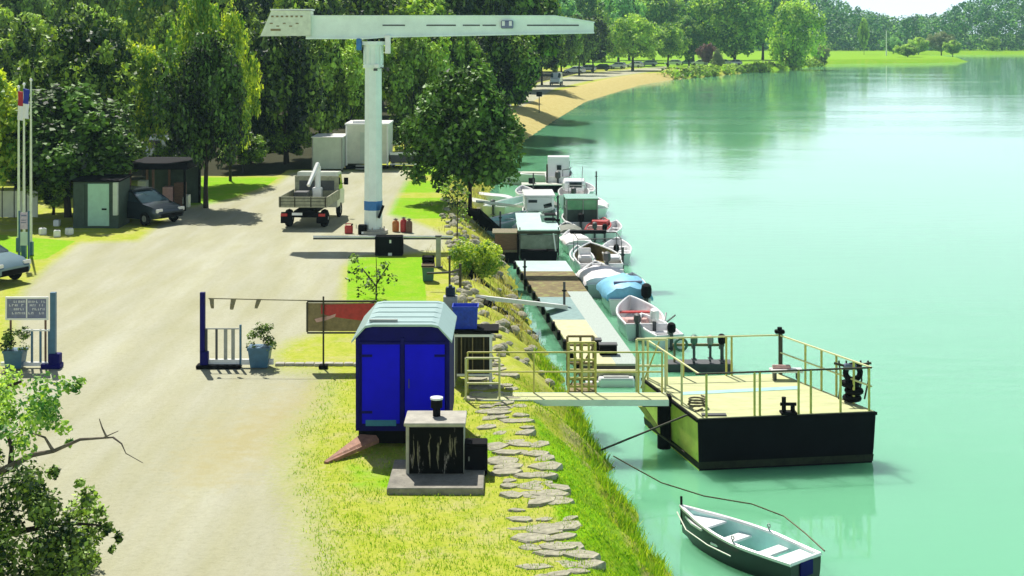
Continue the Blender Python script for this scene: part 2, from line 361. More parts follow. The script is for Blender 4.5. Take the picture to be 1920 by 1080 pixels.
def ground_mat():
    m = bpy.data.materials.new('ground_cover'); m.use_nodes = True
    n = m.node_tree.nodes; l = m.node_tree.links; b = n['Principled BSDF']
    b.inputs['Roughness'].default_value = .95; b.inputs['Specular IOR Level'].default_value = .1
    tc = n.new('ShaderNodeTexCoord'); P = tc.outputs['Object']
    def noise(sc, det=6, ro=.65, stretch=None):
        k = n.new('ShaderNodeTexNoise'); k.inputs['Scale'].default_value = sc; k.inputs['Detail'].default_value = det; k.inputs['Roughness'].default_value = ro
        s = P
        if stretch:
            mp = n.new('ShaderNodeMapping'); mp.inputs['Scale'].default_value = stretch; l.new(P, mp.inputs[0]); s = mp.outputs[0]
        l.new(s, k.inputs['Vector']); return k.outputs['Fac']
    def ramp(f, stops):
        r = n.new('ShaderNodeValToRGB'); e = r.color_ramp.elements
        while len(e) < len(stops): e.new(.5)
        for i, (p, c) in enumerate(stops): e[i].position = p; e[i].color = (*c, 1)
        l.new(f, r.inputs[0]); return r.outputs[0]
    def mix(f, a, c):
        k = n.new('ShaderNodeMix'); k.data_type = 'RGBA'; l.new(f, k.inputs[0]); l.new(a, k.inputs[6]); l.new(c, k.inputs[7]); return k.outputs[2]
    def mask(name, nz, amp, lo=.42, hi=.58):
        a = n.new('ShaderNodeAttribute'); a.attribute_name = name
        q = n.new('ShaderNodeMath'); q.operation = 'MULTIPLY_ADD'; l.new(nz, q.inputs[0]); q.inputs[1].default_value = amp
        s = n.new('ShaderNodeMath'); s.operation = 'SUBTRACT'; l.new(a.outputs['Fac'], s.inputs[0]); s.inputs[1].default_value = amp * .5; l.new(s.outputs[0], q.inputs[2])
        r = n.new('ShaderNodeMapRange'); r.inputs[1].default_value = lo; r.inputs[2].default_value = hi; l.new(q.outputs[0], r.inputs[0]); return r.outputs[0]
    n_big = noise(.55, 5); n_mid = noise(2.2, 8, .7); n_fine = noise(11, 8, .75); n_tiny = noise(45, 4, .7)
    grass = ramp(n_mid, [(.25, (0.183, 0.291, 0.013)), (.43, (0.329, 0.402, 0.028)), (.56, (0.457, 0.457, 0.083)), (.75, (0.566, 0.512, 0.200))])
    gfine = ramp(n_fine, [(.28, (0.128, 0.200, 0.008)), (.45, (0.329, 0.411, 0.032)), (.62, (0.474, 0.474, 0.073)), (.8, (0.639, 0.602, 0.274))])
    hf = n.new('ShaderNodeValue'); hf.outputs[0].default_value = .55
    grass = mix(hf.outputs[0], grass, gfine)
    lawn = ramp(n_fine, [(.25, (.11, .30, .002)), (.5, (.20, .44, .003)), (.75, (.33, .50, .012))])
    pm = n.new('ShaderNodeMapRange'); pm.inputs[1].default_value = .50; pm.inputs[2].default_value = .68; pm.inputs[4].default_value = .75; l.new(noise(.9, 7, .7), pm.inputs[0])
    straw = ramp(n_fine, [(.3, (.34, .29, .12)), (.5, (.46, .42, .19)), (.7, (.54, .51, .28))])
    grass = mix(pm.outputs[0], grass, straw)
    pl_ = n.new('ShaderNodeMapRange'); pl_.inputs[1].default_value = .46; pl_.inputs[2].default_value = .7; pl_.inputs[4].default_value = .55; l.new(noise(1.3, 7, .7), pl_.inputs[0])
    lawn = mix(pl_.outputs[0], lawn, grass)
    grav = ramp(n_big, [(.3, (0.357, 0.352, 0.227)), (.5, (0.386, 0.380, 0.257)), (.7, (0.413, 0.399, 0.285))])
    gs = ramp(n_tiny, [(.25, (0.262, 0.258, 0.157)), (.5, (0.375, 0.368, 0.244)), (.75, (0.437, 0.430, 0.301))])
    grav = mix(hf.outputs[0], grav, gs)
    tracks = ramp(noise(1.0, 3, .5, (1.6, .22, 1)), [(.35, (0.375, 0.360, 0.209)), (.65, (0.425, 0.418, 0.320))])
    h3 = n.new('ShaderNodeValue'); h3.outputs[0].default_value = .35
    grav = mix(h3.outputs[0], grav, tracks)
    peb = ramp(noise(7, 10, .85), [(.3, (.74, .73, .70)), (.45, (1.04, 1.05, 1.07)), (.6, (1.12, 1.13, 1.16)), (.75, (1.24, 1.25, 1.3))])
    rut = ramp(noise(.35, 6, .6, (2.2, .35, 1)), [(.35, (.92, .92, .88)), (.52, (1, 1, 1)), (.66, (1.10, 1.11, 1.16))])
    for x_ in (peb, rut):
        k_ = n.new('ShaderNodeMix'); k_.data_type = 'RGBA'; k_.blend_type = 'MULTIPLY'; k_.inputs[0].default_value = 1; l.new(grav, k_.inputs[6]); l.new(x_, k_.inputs[7]); grav = k_.outputs[2]
    dry = ramp(n_fine, [(.1, (.36, .33, .17)), (.9, (.45, .41, .22))])
    _old = ramp(n_fine, [(.3, (0.357, 0.285, 0.093)), (.7, (0.457, 0.371, 0.157))])
    dirt = ramp(noise(1.4, 6, .7, (1, 3, 3)), [(.3, (.40, .31, .08)), (.55, (.54, .46, .18)), (.75, (.60, .54, .27))])
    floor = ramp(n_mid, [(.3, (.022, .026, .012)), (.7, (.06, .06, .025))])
    c = mix(mask('lawn', n_mid, .5), grass, lawn)
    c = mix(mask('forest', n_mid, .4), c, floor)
    c = mix(mask('dirt', n_mid, .4), c, dirt)
    gd = mix(mask('dry', n_mid, 1.1, .45, .95), grav, dry)
    c = mix(mask('gravel', n_fine, .7, .30, .70), c, gd)
    l.new(c, b.inputs['Base Color'])
    bp = n.new('ShaderNodeBump'); bp.inputs['Strength'].default_value = .55; bp.inputs['Distance'].default_value = .05
    l.new(n_fine, bp.inputs['Height']); l.new(bp.outputs[0], b.inputs['Normal'])
    return m
M['ground'] = ground_mat()
fg = a_gravel.reshape(-1)[quads].mean(1); fd = a_dirt.reshape(-1)[quads].mean(1)
sel = np.where(fg > .5, 1, np.where(fd > .5, 2, 0))
for k, nm in enumerate(('ground', 'gravel_yard', 'dirt_bank')):
    q = quads[sel == k]; used, inv = np.unique(q, return_inverse=True)
    me = np_mesh(nm, verts[used], inv.reshape(q.shape), [M['ground']], {a: v[used] for a, v in att.items()}, True)
    tag(link(nm, me), None, None, None, 'structure')

def water_mat():
    m = bpy.data.materials.new('turbid_green_water'); m.use_nodes = True
    n = m.node_tree.nodes; l = m.node_tree.links; b = n['Principled BSDF']
    tc = n.new('ShaderNodeTexCoord')
    nz = n.new('ShaderNodeTexNoise'); nz.inputs['Scale'].default_value = .03; nz.inputs['Detail'].default_value = 3; l.new(tc.outputs['Object'], nz.inputs['Vector'])
    rp = n.new('ShaderNodeValToRGB'); rp.color_ramp.elements[0].position = .35; rp.color_ramp.elements[1].position = .65
    rp.color_ramp.elements[0].color = (.15, .45, .245, 1); rp.color_ramp.elements[1].color = (.17, .48, .275, 1)
    l.new(nz.outputs['Fac'], rp.inputs[0]); l.new(rp.outputs[0], b.inputs['Base Color'])
    b.subsurface_method = 'BURLEY'; b.inputs['Subsurface Weight'].default_value = 1.0; b.inputs['Subsurface Radius'].default_value = (.8, 1.0, .8); b.inputs['Subsurface Scale'].default_value = 1.6
    b.inputs['Roughness'].default_value = .06; b.inputs['IOR'].default_value = 1.5; b.inputs['Specular IOR Level'].default_value = .5
    mp = n.new('ShaderNodeMapping'); mp.inputs['Scale'].default_value = (.55, 1.5, 1); l.new(tc.outputs['Object'], mp.inputs[0])
    n1 = n.new('ShaderNodeTexNoise'); n1.inputs['Scale'].default_value = 1.2; n1.inputs['Detail'].default_value = 4; l.new(mp.outputs[0], n1.inputs['Vector'])
    mp2 = n.new('ShaderNodeMapping'); mp2.inputs['Scale'].default_value = (.02, .09, 1); l.new(tc.outputs['Object'], mp2.inputs[0])
    n2 = n.new('ShaderNodeTexNoise'); n2.inputs['Scale'].default_value = 1; n2.inputs['Detail'].default_value = 3; l.new(mp2.outputs[0], n2.inputs['Vector'])
    mr = n.new('ShaderNodeMapRange'); mr.inputs[1].default_value = .45; mr.inputs[2].default_value = .62; mr.inputs[3].default_value = .25; mr.inputs[4].default_value = 1
    l.new(n2.outputs['Fac'], mr.inputs[0])
    mu = n.new('ShaderNodeMath'); mu.operation = 'MULTIPLY'; l.new(n1.outputs['Fac'], mu.inputs[0]); l.new(mr.outputs[0], mu.inputs[1])
    bp = n.new('ShaderNodeBump'); bp.inputs['Strength'].default_value = .3; bp.inputs['Distance'].default_value = .06
    l.new(mu.outputs[0], bp.inputs['Height']); l.new(bp.outputs[0], b.inputs['Normal'])
    return m
M['water'] = water_mat()
wv = np.array([(x, yy, ZW) for yy in (-60, 720) for x in (-60, 900)], float)
tag(link('river_water', np_mesh('river_water', wv, np.array([[0, 1, 3, 2]]), [M['water']])), None, None, None, 'structure')

# ------------------------------------------------------------------ vegetation
def leaves(cent, rad, n_each, size, seed, shell=.5, up=.6, aspect=.62, flat=1.0):
    g = np.random.default_rng(seed); cent = np.asarray(cent, float); rad = np.asarray(rad, float)
    n_each = np.asarray(n_each) * np.ones(len(cent), int)
    idx = np.repeat(np.arange(len(cent)), n_each.astype(int)); N = len(idx)
    d = g.normal(size=(N, 3)); d /= np.linalg.norm(d, axis=1)[:, None]
    r = rad[idx] * (shell + (1.08 - shell) * g.random(N) ** .6)
    p = cent[idx] + d * r[:, None] * np.array([1, 1, flat])
    nrm = d * .45 + g.normal(size=(N, 3)) * .5 + np.array([0, 0, up]); nrm /= np.linalg.norm(nrm, axis=1)[:, None]
    t = np.cross(nrm, g.normal(size=(N, 3))); t /= np.linalg.norm(t, axis=1)[:, None]; b = np.cross(nrm, t)
    s = size * (.55 + .9 * g.random(N))[:, None]
    bend = nrm * s * .25
    v = np.stack([p - t * s, p + b * s * aspect - bend, p + t * s, p - b * s * aspect - bend], 1).reshape(-1, 3)
    f = np.arange(4 * N).reshape(-1, 4)
    cr = g.random(len(cent))
    rn = np.repeat(np.clip(.5 * cr[idx] + .5 * g.random(N), 0, 1), 4)
    return v, f, rn
def crown_clumps(kind, n, seed, cb):
    g = np.random.default_rng(seed); out = []; rad = []
    while len(out) < n:
        h = g.random(); a = g.random() * 2 * PI
        prof = {'round': math.sqrt(max(0, 1 - (2 * h - 1) ** 2)), 'tall': (1 - h ** 2.2) ** .7 * min(1, .5 + 2.2 * h), 'dome': math.sqrt(max(0, 1 - h ** 2.4)) * min(1, .75 + h),
                'cone': (1 - h) ** .75 * min(1, .4 + 4 * h)}[kind]
        if g.random() > prof + .08: continue
        lob = 1 + .22 * math.sin(3 * a + seed) + .14 * math.sin(5 * a + 7 * h + seed * 2)
        q = prof * .43 * lob * (g.random() ** .42)
        out.append((q * math.cos(a), q * math.sin(a), cb + (1 - cb) * (.06 + .88 * h))); rad.append(.055 + .065 * g.random())
    return np.array(out), np.array(rad)
def trunk_mb(seed, r=.02, cb=.25, limbs=5):
    g = random.Random(seed); mb = MB()
    mb.tube([(0, 0, -.02), (.006, 0, cb * .5), (.012 * g.uniform(-1, 1), .01, cb + .1), (.03 * g.uniform(-1, 1), 0, cb + .4)], [r * 1.35, r, r * .8, r * .3], 8)
    for k in range(limbs):
        a = 2 * PI * k / limbs + g.random(); z0 = cb * .9 + .08 * k / limbs; L = g.uniform(.2, .32)
        mb.tube([(0.008, 0, z0), (L * .5 * math.cos(a), L * .5 * math.sin(a), z0 + L * .5), (L * math.cos(a), L * math.sin(a), z0 + L * .95)], [r * .5, r * .32, r * .1], 6)
    return mb
TREE_CACHE = {}
def tree_meshes(kind, seed, cb, lm, n=110, ne=105, ls=.024, tr=.02):
    key = (kind, seed, cb, lm)
    if key not in TREE_CACHE:
        c, r = crown_clumps(kind, n, seed, cb)
        v, f, rn = leaves(c, r, ne, ls, seed + 100)
        cm = np_mesh('crown', v, f, [M[lm]], {'rnd': rn})
        t = trunk_mb(seed, tr, cb).build('trunk', M['bark'], None, True); tm = t.data; bpy.data.objects.remove(t)
        TREE_CACHE[key] = (cm, tm)
    return TREE_CACHE[key]
def tree(name, X, Y, h, w, label, kind='round', seed=1, cb=.2, lm='leaf_mid', group=None, rz=None, z=None, **kw):
    cm, tm = tree_meshes(kind, seed, cb, lm, **kw)
    z = float(ground_z(np.array(X), np.array(Y))) - .05 if z is None else z
    t = thing(name, label, 'tree' if 'shrub' not in name and 'bush' not in name else 'bush', (X, Y, z), (seed * 1.7 + X) % 6.28 if rz is None else rz, group)
    t.scale = (w, w, h)
    link('crown', cm, t); link('trunk', tm, t)
    return t
def at(px, Y): return (px - CX) / FPX * Y

# the big trees along the yard, seen one by one
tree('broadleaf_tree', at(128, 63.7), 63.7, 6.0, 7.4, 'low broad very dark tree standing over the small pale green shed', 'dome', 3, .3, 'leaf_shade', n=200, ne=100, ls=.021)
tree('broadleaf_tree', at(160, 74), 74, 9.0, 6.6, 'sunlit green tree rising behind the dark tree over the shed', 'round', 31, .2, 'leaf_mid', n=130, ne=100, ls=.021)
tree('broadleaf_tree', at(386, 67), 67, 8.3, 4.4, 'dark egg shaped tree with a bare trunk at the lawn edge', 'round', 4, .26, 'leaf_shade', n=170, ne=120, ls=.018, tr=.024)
tree('broadleaf_tree', at(372, 77), 77, 11.6, 4.0, 'bright yellow green tree rising behind the dark egg shaped tree', 'tall', 32, .2, 'leaf_bright', n=130, ne=90, ls=.018)
tree('broadleaf_tree', at(432, 79), 79, 10.2, 3.6, 'second bright yellow green tree right behind the dark egg shaped tree', 'tall', 33, .2, 'leaf_bright', n=110, ne=90, ls=.018)
tree('broadleaf_tree', at(270, 82), 82, 7.6, 4.6, 'sunlit tree between the shed tree and the dark egg shaped tree', 'round', 34, .25, 'leaf_bright', n=110, ne=90, ls=.022)
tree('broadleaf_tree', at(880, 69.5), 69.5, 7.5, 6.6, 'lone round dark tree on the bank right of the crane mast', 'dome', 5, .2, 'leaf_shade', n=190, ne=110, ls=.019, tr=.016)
tree('broadleaf_tree', at(-40, 62), 62, 7.0, 5.0, 'leafy tree at the left edge behind the flagpoles', 'round', 6, .2, 'leaf_bright')
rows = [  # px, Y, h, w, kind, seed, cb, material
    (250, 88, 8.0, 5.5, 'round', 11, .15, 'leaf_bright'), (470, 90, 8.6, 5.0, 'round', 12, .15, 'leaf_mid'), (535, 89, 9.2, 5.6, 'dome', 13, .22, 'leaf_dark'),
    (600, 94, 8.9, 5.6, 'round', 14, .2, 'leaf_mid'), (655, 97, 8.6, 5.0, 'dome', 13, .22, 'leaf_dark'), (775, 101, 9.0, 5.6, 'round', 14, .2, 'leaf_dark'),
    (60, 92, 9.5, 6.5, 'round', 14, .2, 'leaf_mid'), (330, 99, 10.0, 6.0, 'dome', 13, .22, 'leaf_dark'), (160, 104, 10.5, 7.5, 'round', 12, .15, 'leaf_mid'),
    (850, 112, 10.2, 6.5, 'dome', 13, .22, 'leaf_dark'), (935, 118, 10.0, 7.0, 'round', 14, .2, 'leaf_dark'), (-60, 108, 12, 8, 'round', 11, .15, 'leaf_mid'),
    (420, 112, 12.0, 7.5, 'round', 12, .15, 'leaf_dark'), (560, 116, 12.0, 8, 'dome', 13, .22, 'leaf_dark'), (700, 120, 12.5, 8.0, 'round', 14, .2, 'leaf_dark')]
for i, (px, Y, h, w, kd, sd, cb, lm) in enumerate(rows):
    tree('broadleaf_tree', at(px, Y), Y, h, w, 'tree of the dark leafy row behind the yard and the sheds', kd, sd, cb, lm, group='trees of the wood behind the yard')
g = random.Random(5)
for Y0, h0, w0, step in ((135, 15.0, 10, 95), (165, 18.0, 12, 85), (205, 20.0, 14, 80)):
    px = -560
    while px < 1010 - (Y0 - 135) * .6:
        Y = Y0 + g.uniform(-8, 8)
        kd, sd, cb = g.choice([('round', 11, .15), ('dome', 13, .22), ('round', 14, .2), ('round', 12, .15), ('tall', 15, .15)])
        tree('tall_tree', at(px + g.uniform(-20, 20), Y), Y, h0 * g.uniform(.85, 1.15), w0 * g.uniform(.8, 1.1), 'tall tree of the wood rising beyond the top of the picture', kd, sd, cb,
             g.choice(['leaf_mid', 'leaf_mid', 'leaf_dark', 'leaf_bright'] if px > 0 else ['leaf_mid', 'leaf_bright']), group='tall trees closing the view behind the yard')
        px += step
# the avenue that follows the river road
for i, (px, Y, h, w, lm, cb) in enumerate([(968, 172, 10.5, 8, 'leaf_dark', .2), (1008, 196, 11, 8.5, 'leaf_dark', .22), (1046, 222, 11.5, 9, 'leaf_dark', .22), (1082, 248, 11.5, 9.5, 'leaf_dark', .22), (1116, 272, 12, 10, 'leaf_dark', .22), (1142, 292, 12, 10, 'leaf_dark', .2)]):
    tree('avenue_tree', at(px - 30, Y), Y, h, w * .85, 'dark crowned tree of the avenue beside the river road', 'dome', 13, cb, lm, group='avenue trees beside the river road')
tree('avenue_tree', at(1186, 305), 305, 12.2, 13.6, 'round yellow green tree right of the crane jib tip', 'dome', 21, .25, 'leaf_sun', ls=.02)
tree('avenue_tree', at(1252, 330), 330, 11.0, 11, 'smaller yellow green tree with dark underside beyond the jib tip', 'dome', 22, .25, 'leaf_sun', ls=.02)
tree('avenue_tree', at(1292, 348), 348, 12.5, 10, 'mid green tree between the bright trees and the great willow', 'round', 12, .15, 'leaf_sun')
tree('willow_tree', at(1378, 352), 352, 23, 21, 'great loose willow towering over the river road bend', 'round', 23, .08, 'leaf_sun', n=150, ne=80, ls=.02)
tree('willow_tree', at(1486, 362), 362, 20, 16.5, 'tall willow at the tip of the wooded bank', 'round', 24, .06, 'leaf_sun', n=130, ne=80, ls=.02)
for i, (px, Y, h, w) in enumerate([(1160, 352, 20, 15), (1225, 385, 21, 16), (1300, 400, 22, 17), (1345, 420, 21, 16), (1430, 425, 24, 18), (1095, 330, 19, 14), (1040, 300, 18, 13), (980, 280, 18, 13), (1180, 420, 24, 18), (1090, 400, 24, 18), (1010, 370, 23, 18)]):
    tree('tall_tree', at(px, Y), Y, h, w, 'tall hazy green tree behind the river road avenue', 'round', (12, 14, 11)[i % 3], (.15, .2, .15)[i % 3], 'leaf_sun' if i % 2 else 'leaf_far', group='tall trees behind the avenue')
tree('round_bush', at(1540, 402), 402, 5.6, 5.2, 'pale bush at the foot of the last willow', 'round', 14, .2, 'leaf_pale')
tree('round_bush', at(1345, 336), 336, 4.6, 4.0, 'pale conical shrub beside the far parked cars', 'cone', 26, .04, 'leaf_pale')
tree('small_tree', at(1325, 340), 340, 6.0, 4.4, 'small reddish leaved tree beside the pale shrub', 'round', 27, .2, 'leaf_red')
for px, Y, h, w, lm in [(1702, 470, 5, 9, 'leaf_sun'), (1722, 520, 7, 8, 'leaf_sun'), (1765, 535, 9, 11, 'leaf_pale'), (1786, 500, 6, 7, 'leaf_sun'), (1675, 540, 7, 8, 'leaf_far'), (1620, 520, 14, 4, 'leaf_sun')]:
    tree('round_bush', at(px, Y), Y, h, w, 'green bush on the low grassy spit across the water', 'round', 14, .2, lm, group='bushes on the grassy spit', z=-.6)
tree('round_bush', at(1860, 612), 612, 6.8, 7.6, 'single round bush on the far shore at the right', 'round', 12, .15, 'leaf_sun', z=-.4)

# the wood closing the river bend: one mass
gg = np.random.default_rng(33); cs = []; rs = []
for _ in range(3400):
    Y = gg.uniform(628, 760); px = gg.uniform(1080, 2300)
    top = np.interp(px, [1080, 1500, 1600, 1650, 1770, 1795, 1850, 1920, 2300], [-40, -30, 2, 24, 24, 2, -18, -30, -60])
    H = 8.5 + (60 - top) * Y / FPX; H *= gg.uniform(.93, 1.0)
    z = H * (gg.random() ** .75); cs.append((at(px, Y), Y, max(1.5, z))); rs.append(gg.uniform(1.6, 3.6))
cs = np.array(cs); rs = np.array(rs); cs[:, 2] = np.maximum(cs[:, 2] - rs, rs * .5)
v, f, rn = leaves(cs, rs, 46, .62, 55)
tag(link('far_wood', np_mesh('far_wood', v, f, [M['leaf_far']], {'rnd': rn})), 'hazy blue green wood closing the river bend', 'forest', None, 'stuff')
# reeds at the foot of the far bank
cs = []; rs = []
for _ in range(230):
    Y = gg.uniform(286, 405); X = float(shore(Y)) - gg.uniform(-.8, 4); cs.append((X, Y, -1.0 + gg.uniform(0, 1.5))); rs.append(gg.uniform(.7, 1.3))
v, f, rn = leaves(cs, rs, 40, .28, 56, flat=.8)
tag(link('reed_bed', np_mesh('reed_bed', v, f, [M['leaf_mid']], {'rnd': rn})), 'green reeds fringing the far bank below the willows', 'reeds', None, 'stuff')

# low plants near by
def plant(name, X, Y, label, clumps, ne, ls, lm, stems, cat='bush', z=None, group=None):
    z = float(ground_z(np.array(X), np.array(Y))) if z is None else z
    t = thing(name, label, cat, (X, Y, z), 0, group)
    c = np.array([p[:3] for p in clumps]); r = np.array([p[3] for p in clumps])
    v, f, rn = leaves(c, r, ne, ls, int(abs(X * 100)) + 3)
    link('foliage', np_mesh('foliage', v, f, [M[lm]], {'rnd': rn}), t)
    mb = MB()
    for s in stems: mb.tube(s, [.03, .018, .008][:len(s)] if len(s) <= 3 else .02, 6)
    mb.build('stem', M['bark'], t, True)
    return t
r5 = random.Random(9)
def rand_clumps(n, w, z0, z1, r): return [(r5.uniform(-w, w), r5.uniform(-w, w) * .7, r5.uniform(z0, z1), r * r5.uniform(.7, 1.3)) for _ in range(n)]
p = G(705, 562); plant('sapling', p.x, p.y, 'young thin sapling with sparse leaves on the small lawn', rand_clumps(14, .72, .25, 1.45, .2), 24, .055, 'leaf_mid', [[(0, 0, -.05), (.03, 0, .7), (0, 0, 1.4)], [(0.02, 0, .5), (.4, .1, 1.1)], [(.02, 0, .4), (-.45, 0, 1.0)]], 'tree')
p = G(857, 446); plant('sapling', p.x, p.y, 'slim young tree with a dark stem beside the barrier tip', rand_clumps(16, .5, .7, 2.4, .24), 30, .06, 'leaf_dark', [[(0, 0, -.05), (.03, 0, 1.2), (0, 0, 2.4)], [(0.02, 0, 1.0), (.45, .1, 1.7)], [(.02, 0, 1.3), (-.4, 0, 1.9)]], 'tree')
p = G(895, 512); plant('round_bush', p.x, p.y, 'low bright yellow green bush at the top of the bank', rand_clumps(16, .75, .75, 1.05, .26) + rand_clumps(16, .7, .2, .7, .24), 200, .05, 'leaf_bright', [[(0, 0, -.1), (.1, 0, .6)], [(0, 0, -.1), (-.3, 0, .7)]])
p = G(790, 306); plant('round_bush', p.x, p.y, 'small green bush under the left side of the lone bank tree', rand_clumps(14, 1.2, .4, 1.6, .4), 60, .10, 'leaf_mid', [[(0, 0, -.1), (.1, 0, .9)]])

# the tree at the lower left corner, seen from above
t0 = thing('leafy_tree', 'leafy tree with one bare branch reaching in from the lower left corner', 'tree', (-8.9, 21.6, -.05))
base = Vector(t0.location)
cl = []
def clump(px, py, Y, r): q = V3(px, py, Y) - base; cl.append((q.x, q.y, q.z, r))
r6 = random.Random(21)
for _ in range(48):
    px = r6.uniform(-110, 118); py = r6.uniform(705, 850) if px < 60 else r6.uniform(712, 800); clump(px, py, r6.uniform(20.6, 22.6), r6.uniform(.13, .26))
for px, py, r_ in [(140, 722, .14), (120, 722, .12), (152, 716, .08), (95, 770, .2), (120, 800, .12), (130, 830, .07)]: clump(px, py, 21.4, r_)
for _ in range(95):
    px = r6.uniform(-140, 180); lo = 885 + max(0, (px - 60)) * .55; clump(px, r6.uniform(lo, 1130 - max(0, px - 110) * .9), r6.uniform(20.2, 22.4), r6.uniform(.16, .3))
for px, py, r_ in [(200, 990, .13), (222, 1006, .08), (210, 1030, .06), (190, 960, .12), (165, 930, .15), (150, 905, .08), (100, 885, .1), (178, 1050, .1)]: clump(px, py, 21.2, r_)
c = np.array([q[:3] for q in cl]); r_ = np.array([q[3] for q in cl])
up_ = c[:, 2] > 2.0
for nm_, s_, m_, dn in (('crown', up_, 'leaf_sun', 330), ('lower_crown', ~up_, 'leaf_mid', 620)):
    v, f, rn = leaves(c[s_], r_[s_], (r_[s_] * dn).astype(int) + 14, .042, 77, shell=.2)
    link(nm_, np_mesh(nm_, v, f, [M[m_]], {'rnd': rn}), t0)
mb = MB()
def limb(pts, r): mb.tube([V3(a, b, Y) - base for a, b, Y in pts], r, 8)
limb([(-120, 1135, 21.6), (-95, 1010, 21.6), (-60, 930, 21.5), (0, 885, 21.3)], [.13, .10, .085, .07])
limb([(-95, 1010, 21.6), (-70, 820, 21.8), (-20, 740, 21.9), (40, 715, 21.9)], [.09, .07, .05, .02])
limb([(-80, 1040, 21.6), (20, 1000, 21.3), (120, 980, 21.0), (190, 985, 21.1)], [.08, .05, .03, .012])
limb([(20, 875, 21.3), (22, 840, 21.3), (10, 800, 21.4)], [.05, .035, .02])
mb.build('trunk', M['bark'], t0, True)
mb = MB()
limb([(0, 885, 21.3), (60, 853, 21.2), (100, 846, 21.2), (150, 824, 21.2), (212, 820, 21.2)], [.06, .04, .03, .024, .013])
limb([(200, 820, 21.2), (192, 803, 21.2), (186, 785, 21.2)], [.018, .012, .006])
limb([(212, 820, 21.2), (228, 832, 21.1), (236, 850, 21.1), (268, 868, 21.1)], [.016, .011, .008, .005])
limb([(195, 820, 21.2), (222, 808, 21.2)], [.012, .005])
limb([(100, 846, 21.2), (84, 820, 21.2), (60, 812, 21.2)], [.03, .018, .008])
mb.build('bare_branch', M['bark_lit'], t0, True)

# grass tufts on the near bank and yard edge, dry weeds along the shore
def blades(pts, hmin, hmax, per, wd, seed, spread):
    g = np.random.default_rng(seed); pts = np.asarray(pts, float); N = len(pts) * per
    b = np.repeat(pts, per, 0) + np.concatenate([g.normal(size=(N, 2)) * spread, np.zeros((N, 1))], 1)
    b[:, 2] = ground_z(b[:, 0], b[:, 1]) - .01
    a = g.random(N) * 2 * PI; w = np.stack([np.cos(a), np.sin(a), np.zeros(N)], 1) * wd
    h = hmin + (hmax - hmin) * g.random(N); lean = g.normal(size=(N, 3)) * .35; lean[:, 2] = 1
    tip = b + lean * h[:, None]; mid = b + lean * h[:, None] * .5 + np.array([0, 0, .06]) * h[:, None]
    v = np.stack([b - w, b + w, mid + w * .8, tip, mid - w * .8], 1).reshape(-1, 3)
    f = np.arange(5 * N).reshape(-1, 5)
    return v, f, np.repeat(g.random(N), 5)
gq = np.random.default_rng(3); pts = []
while len(pts) < 5200:
    px = gq.uniform(560, 1290); py = gq.uniform(700, 1110); q = G(px, py)
    t = q.x - float(shore(q.y)); 
    if t > -.12: continue
    sdg = float(sd_poly(np.array(px), np.array(py), GRAVEL))
    if sdg > 8: continue
    if gq.random() > .3 + .7 * (t > -1.9): continue
    pts.append((q.x, q.y, 0))
v, f, rn = blades(pts, .02, .075, 6, .008, 4, .10)
e_ = []
while len(e_) < 700:
    Y = gq.uniform(22, 40); e_.append((float(shore(Y)) - gq.uniform(-.08, .5), Y, 0))
v2, f2, rn2 = blades(e_, .08, .26, 9, .010, 6, .10)
f = np.concatenate([f, f2 + len(v)]); v = np.concatenate([v, v2]); rn = np.concatenate([rn, rn2])
tag(link('grass_tufts', np_mesh('grass_tufts', v, f, [M['grass_blade']], {'rnd': rn})), 'short yellow green grass on the near bank', 'grass', None, 'stuff')
pts = []
while len(pts) < 520:
    Y = gq.uniform(40, 120); X = float(shore(Y)) - abs(gq.normal(0, 1.0)) - .1
    pts.append((X, Y, 0))
v, f, rn = blades(pts, .10, .36, 9, .012, 5, .25)
tag(link('bank_weeds', np_mesh('bank_weeds', v, f, [M['weed']], {'rnd': rn})), 'dry pale weeds along the bank beside the boats', 'weeds', None, 'stuff')

# ------------------------------------------------------------------ the boat crane
p = G(700, 437)
t = thing('boat_crane', 'tall pale green boat crane with a long horizontal jib over the yard', 'crane', p)
k = p.y / FPX
Xp = lambda px: (px - 700) * k
Zp = lambda py: 8.5 - (py - HY) * k
mb = MB()
def oct_ring(r, z): return [(r * math.cos(PI / 8 + PI / 4 * i), r * math.sin(PI / 8 + PI / 4 * i), z) for i in range(8)]
mb.loft([oct_ring(.40, .1), oct_ring(.385, 3.0), oct_ring(.365, 7.1)]); mb.build('mast', M['crane'], t)
mb = MB(); mb.loft([oct_ring(.45, 6.98), oct_ring(.45, 7.12)]); mb.tube([(0, 0, 7.12), (0, 0, 7.95)], .38, 16); mb.loft([oct_ring(.5, 7.95), oct_ring(.5, 8.1)])
for i in range(10): mb.tube([(.4 * math.cos(i * .628), .4 * math.sin(i * .628), 7.15), (.4 * math.cos(i * .628), .4 * math.sin(i * .628), 7.93)], .025, 5)
mb.build('slewing_collar', M['crane'], t)
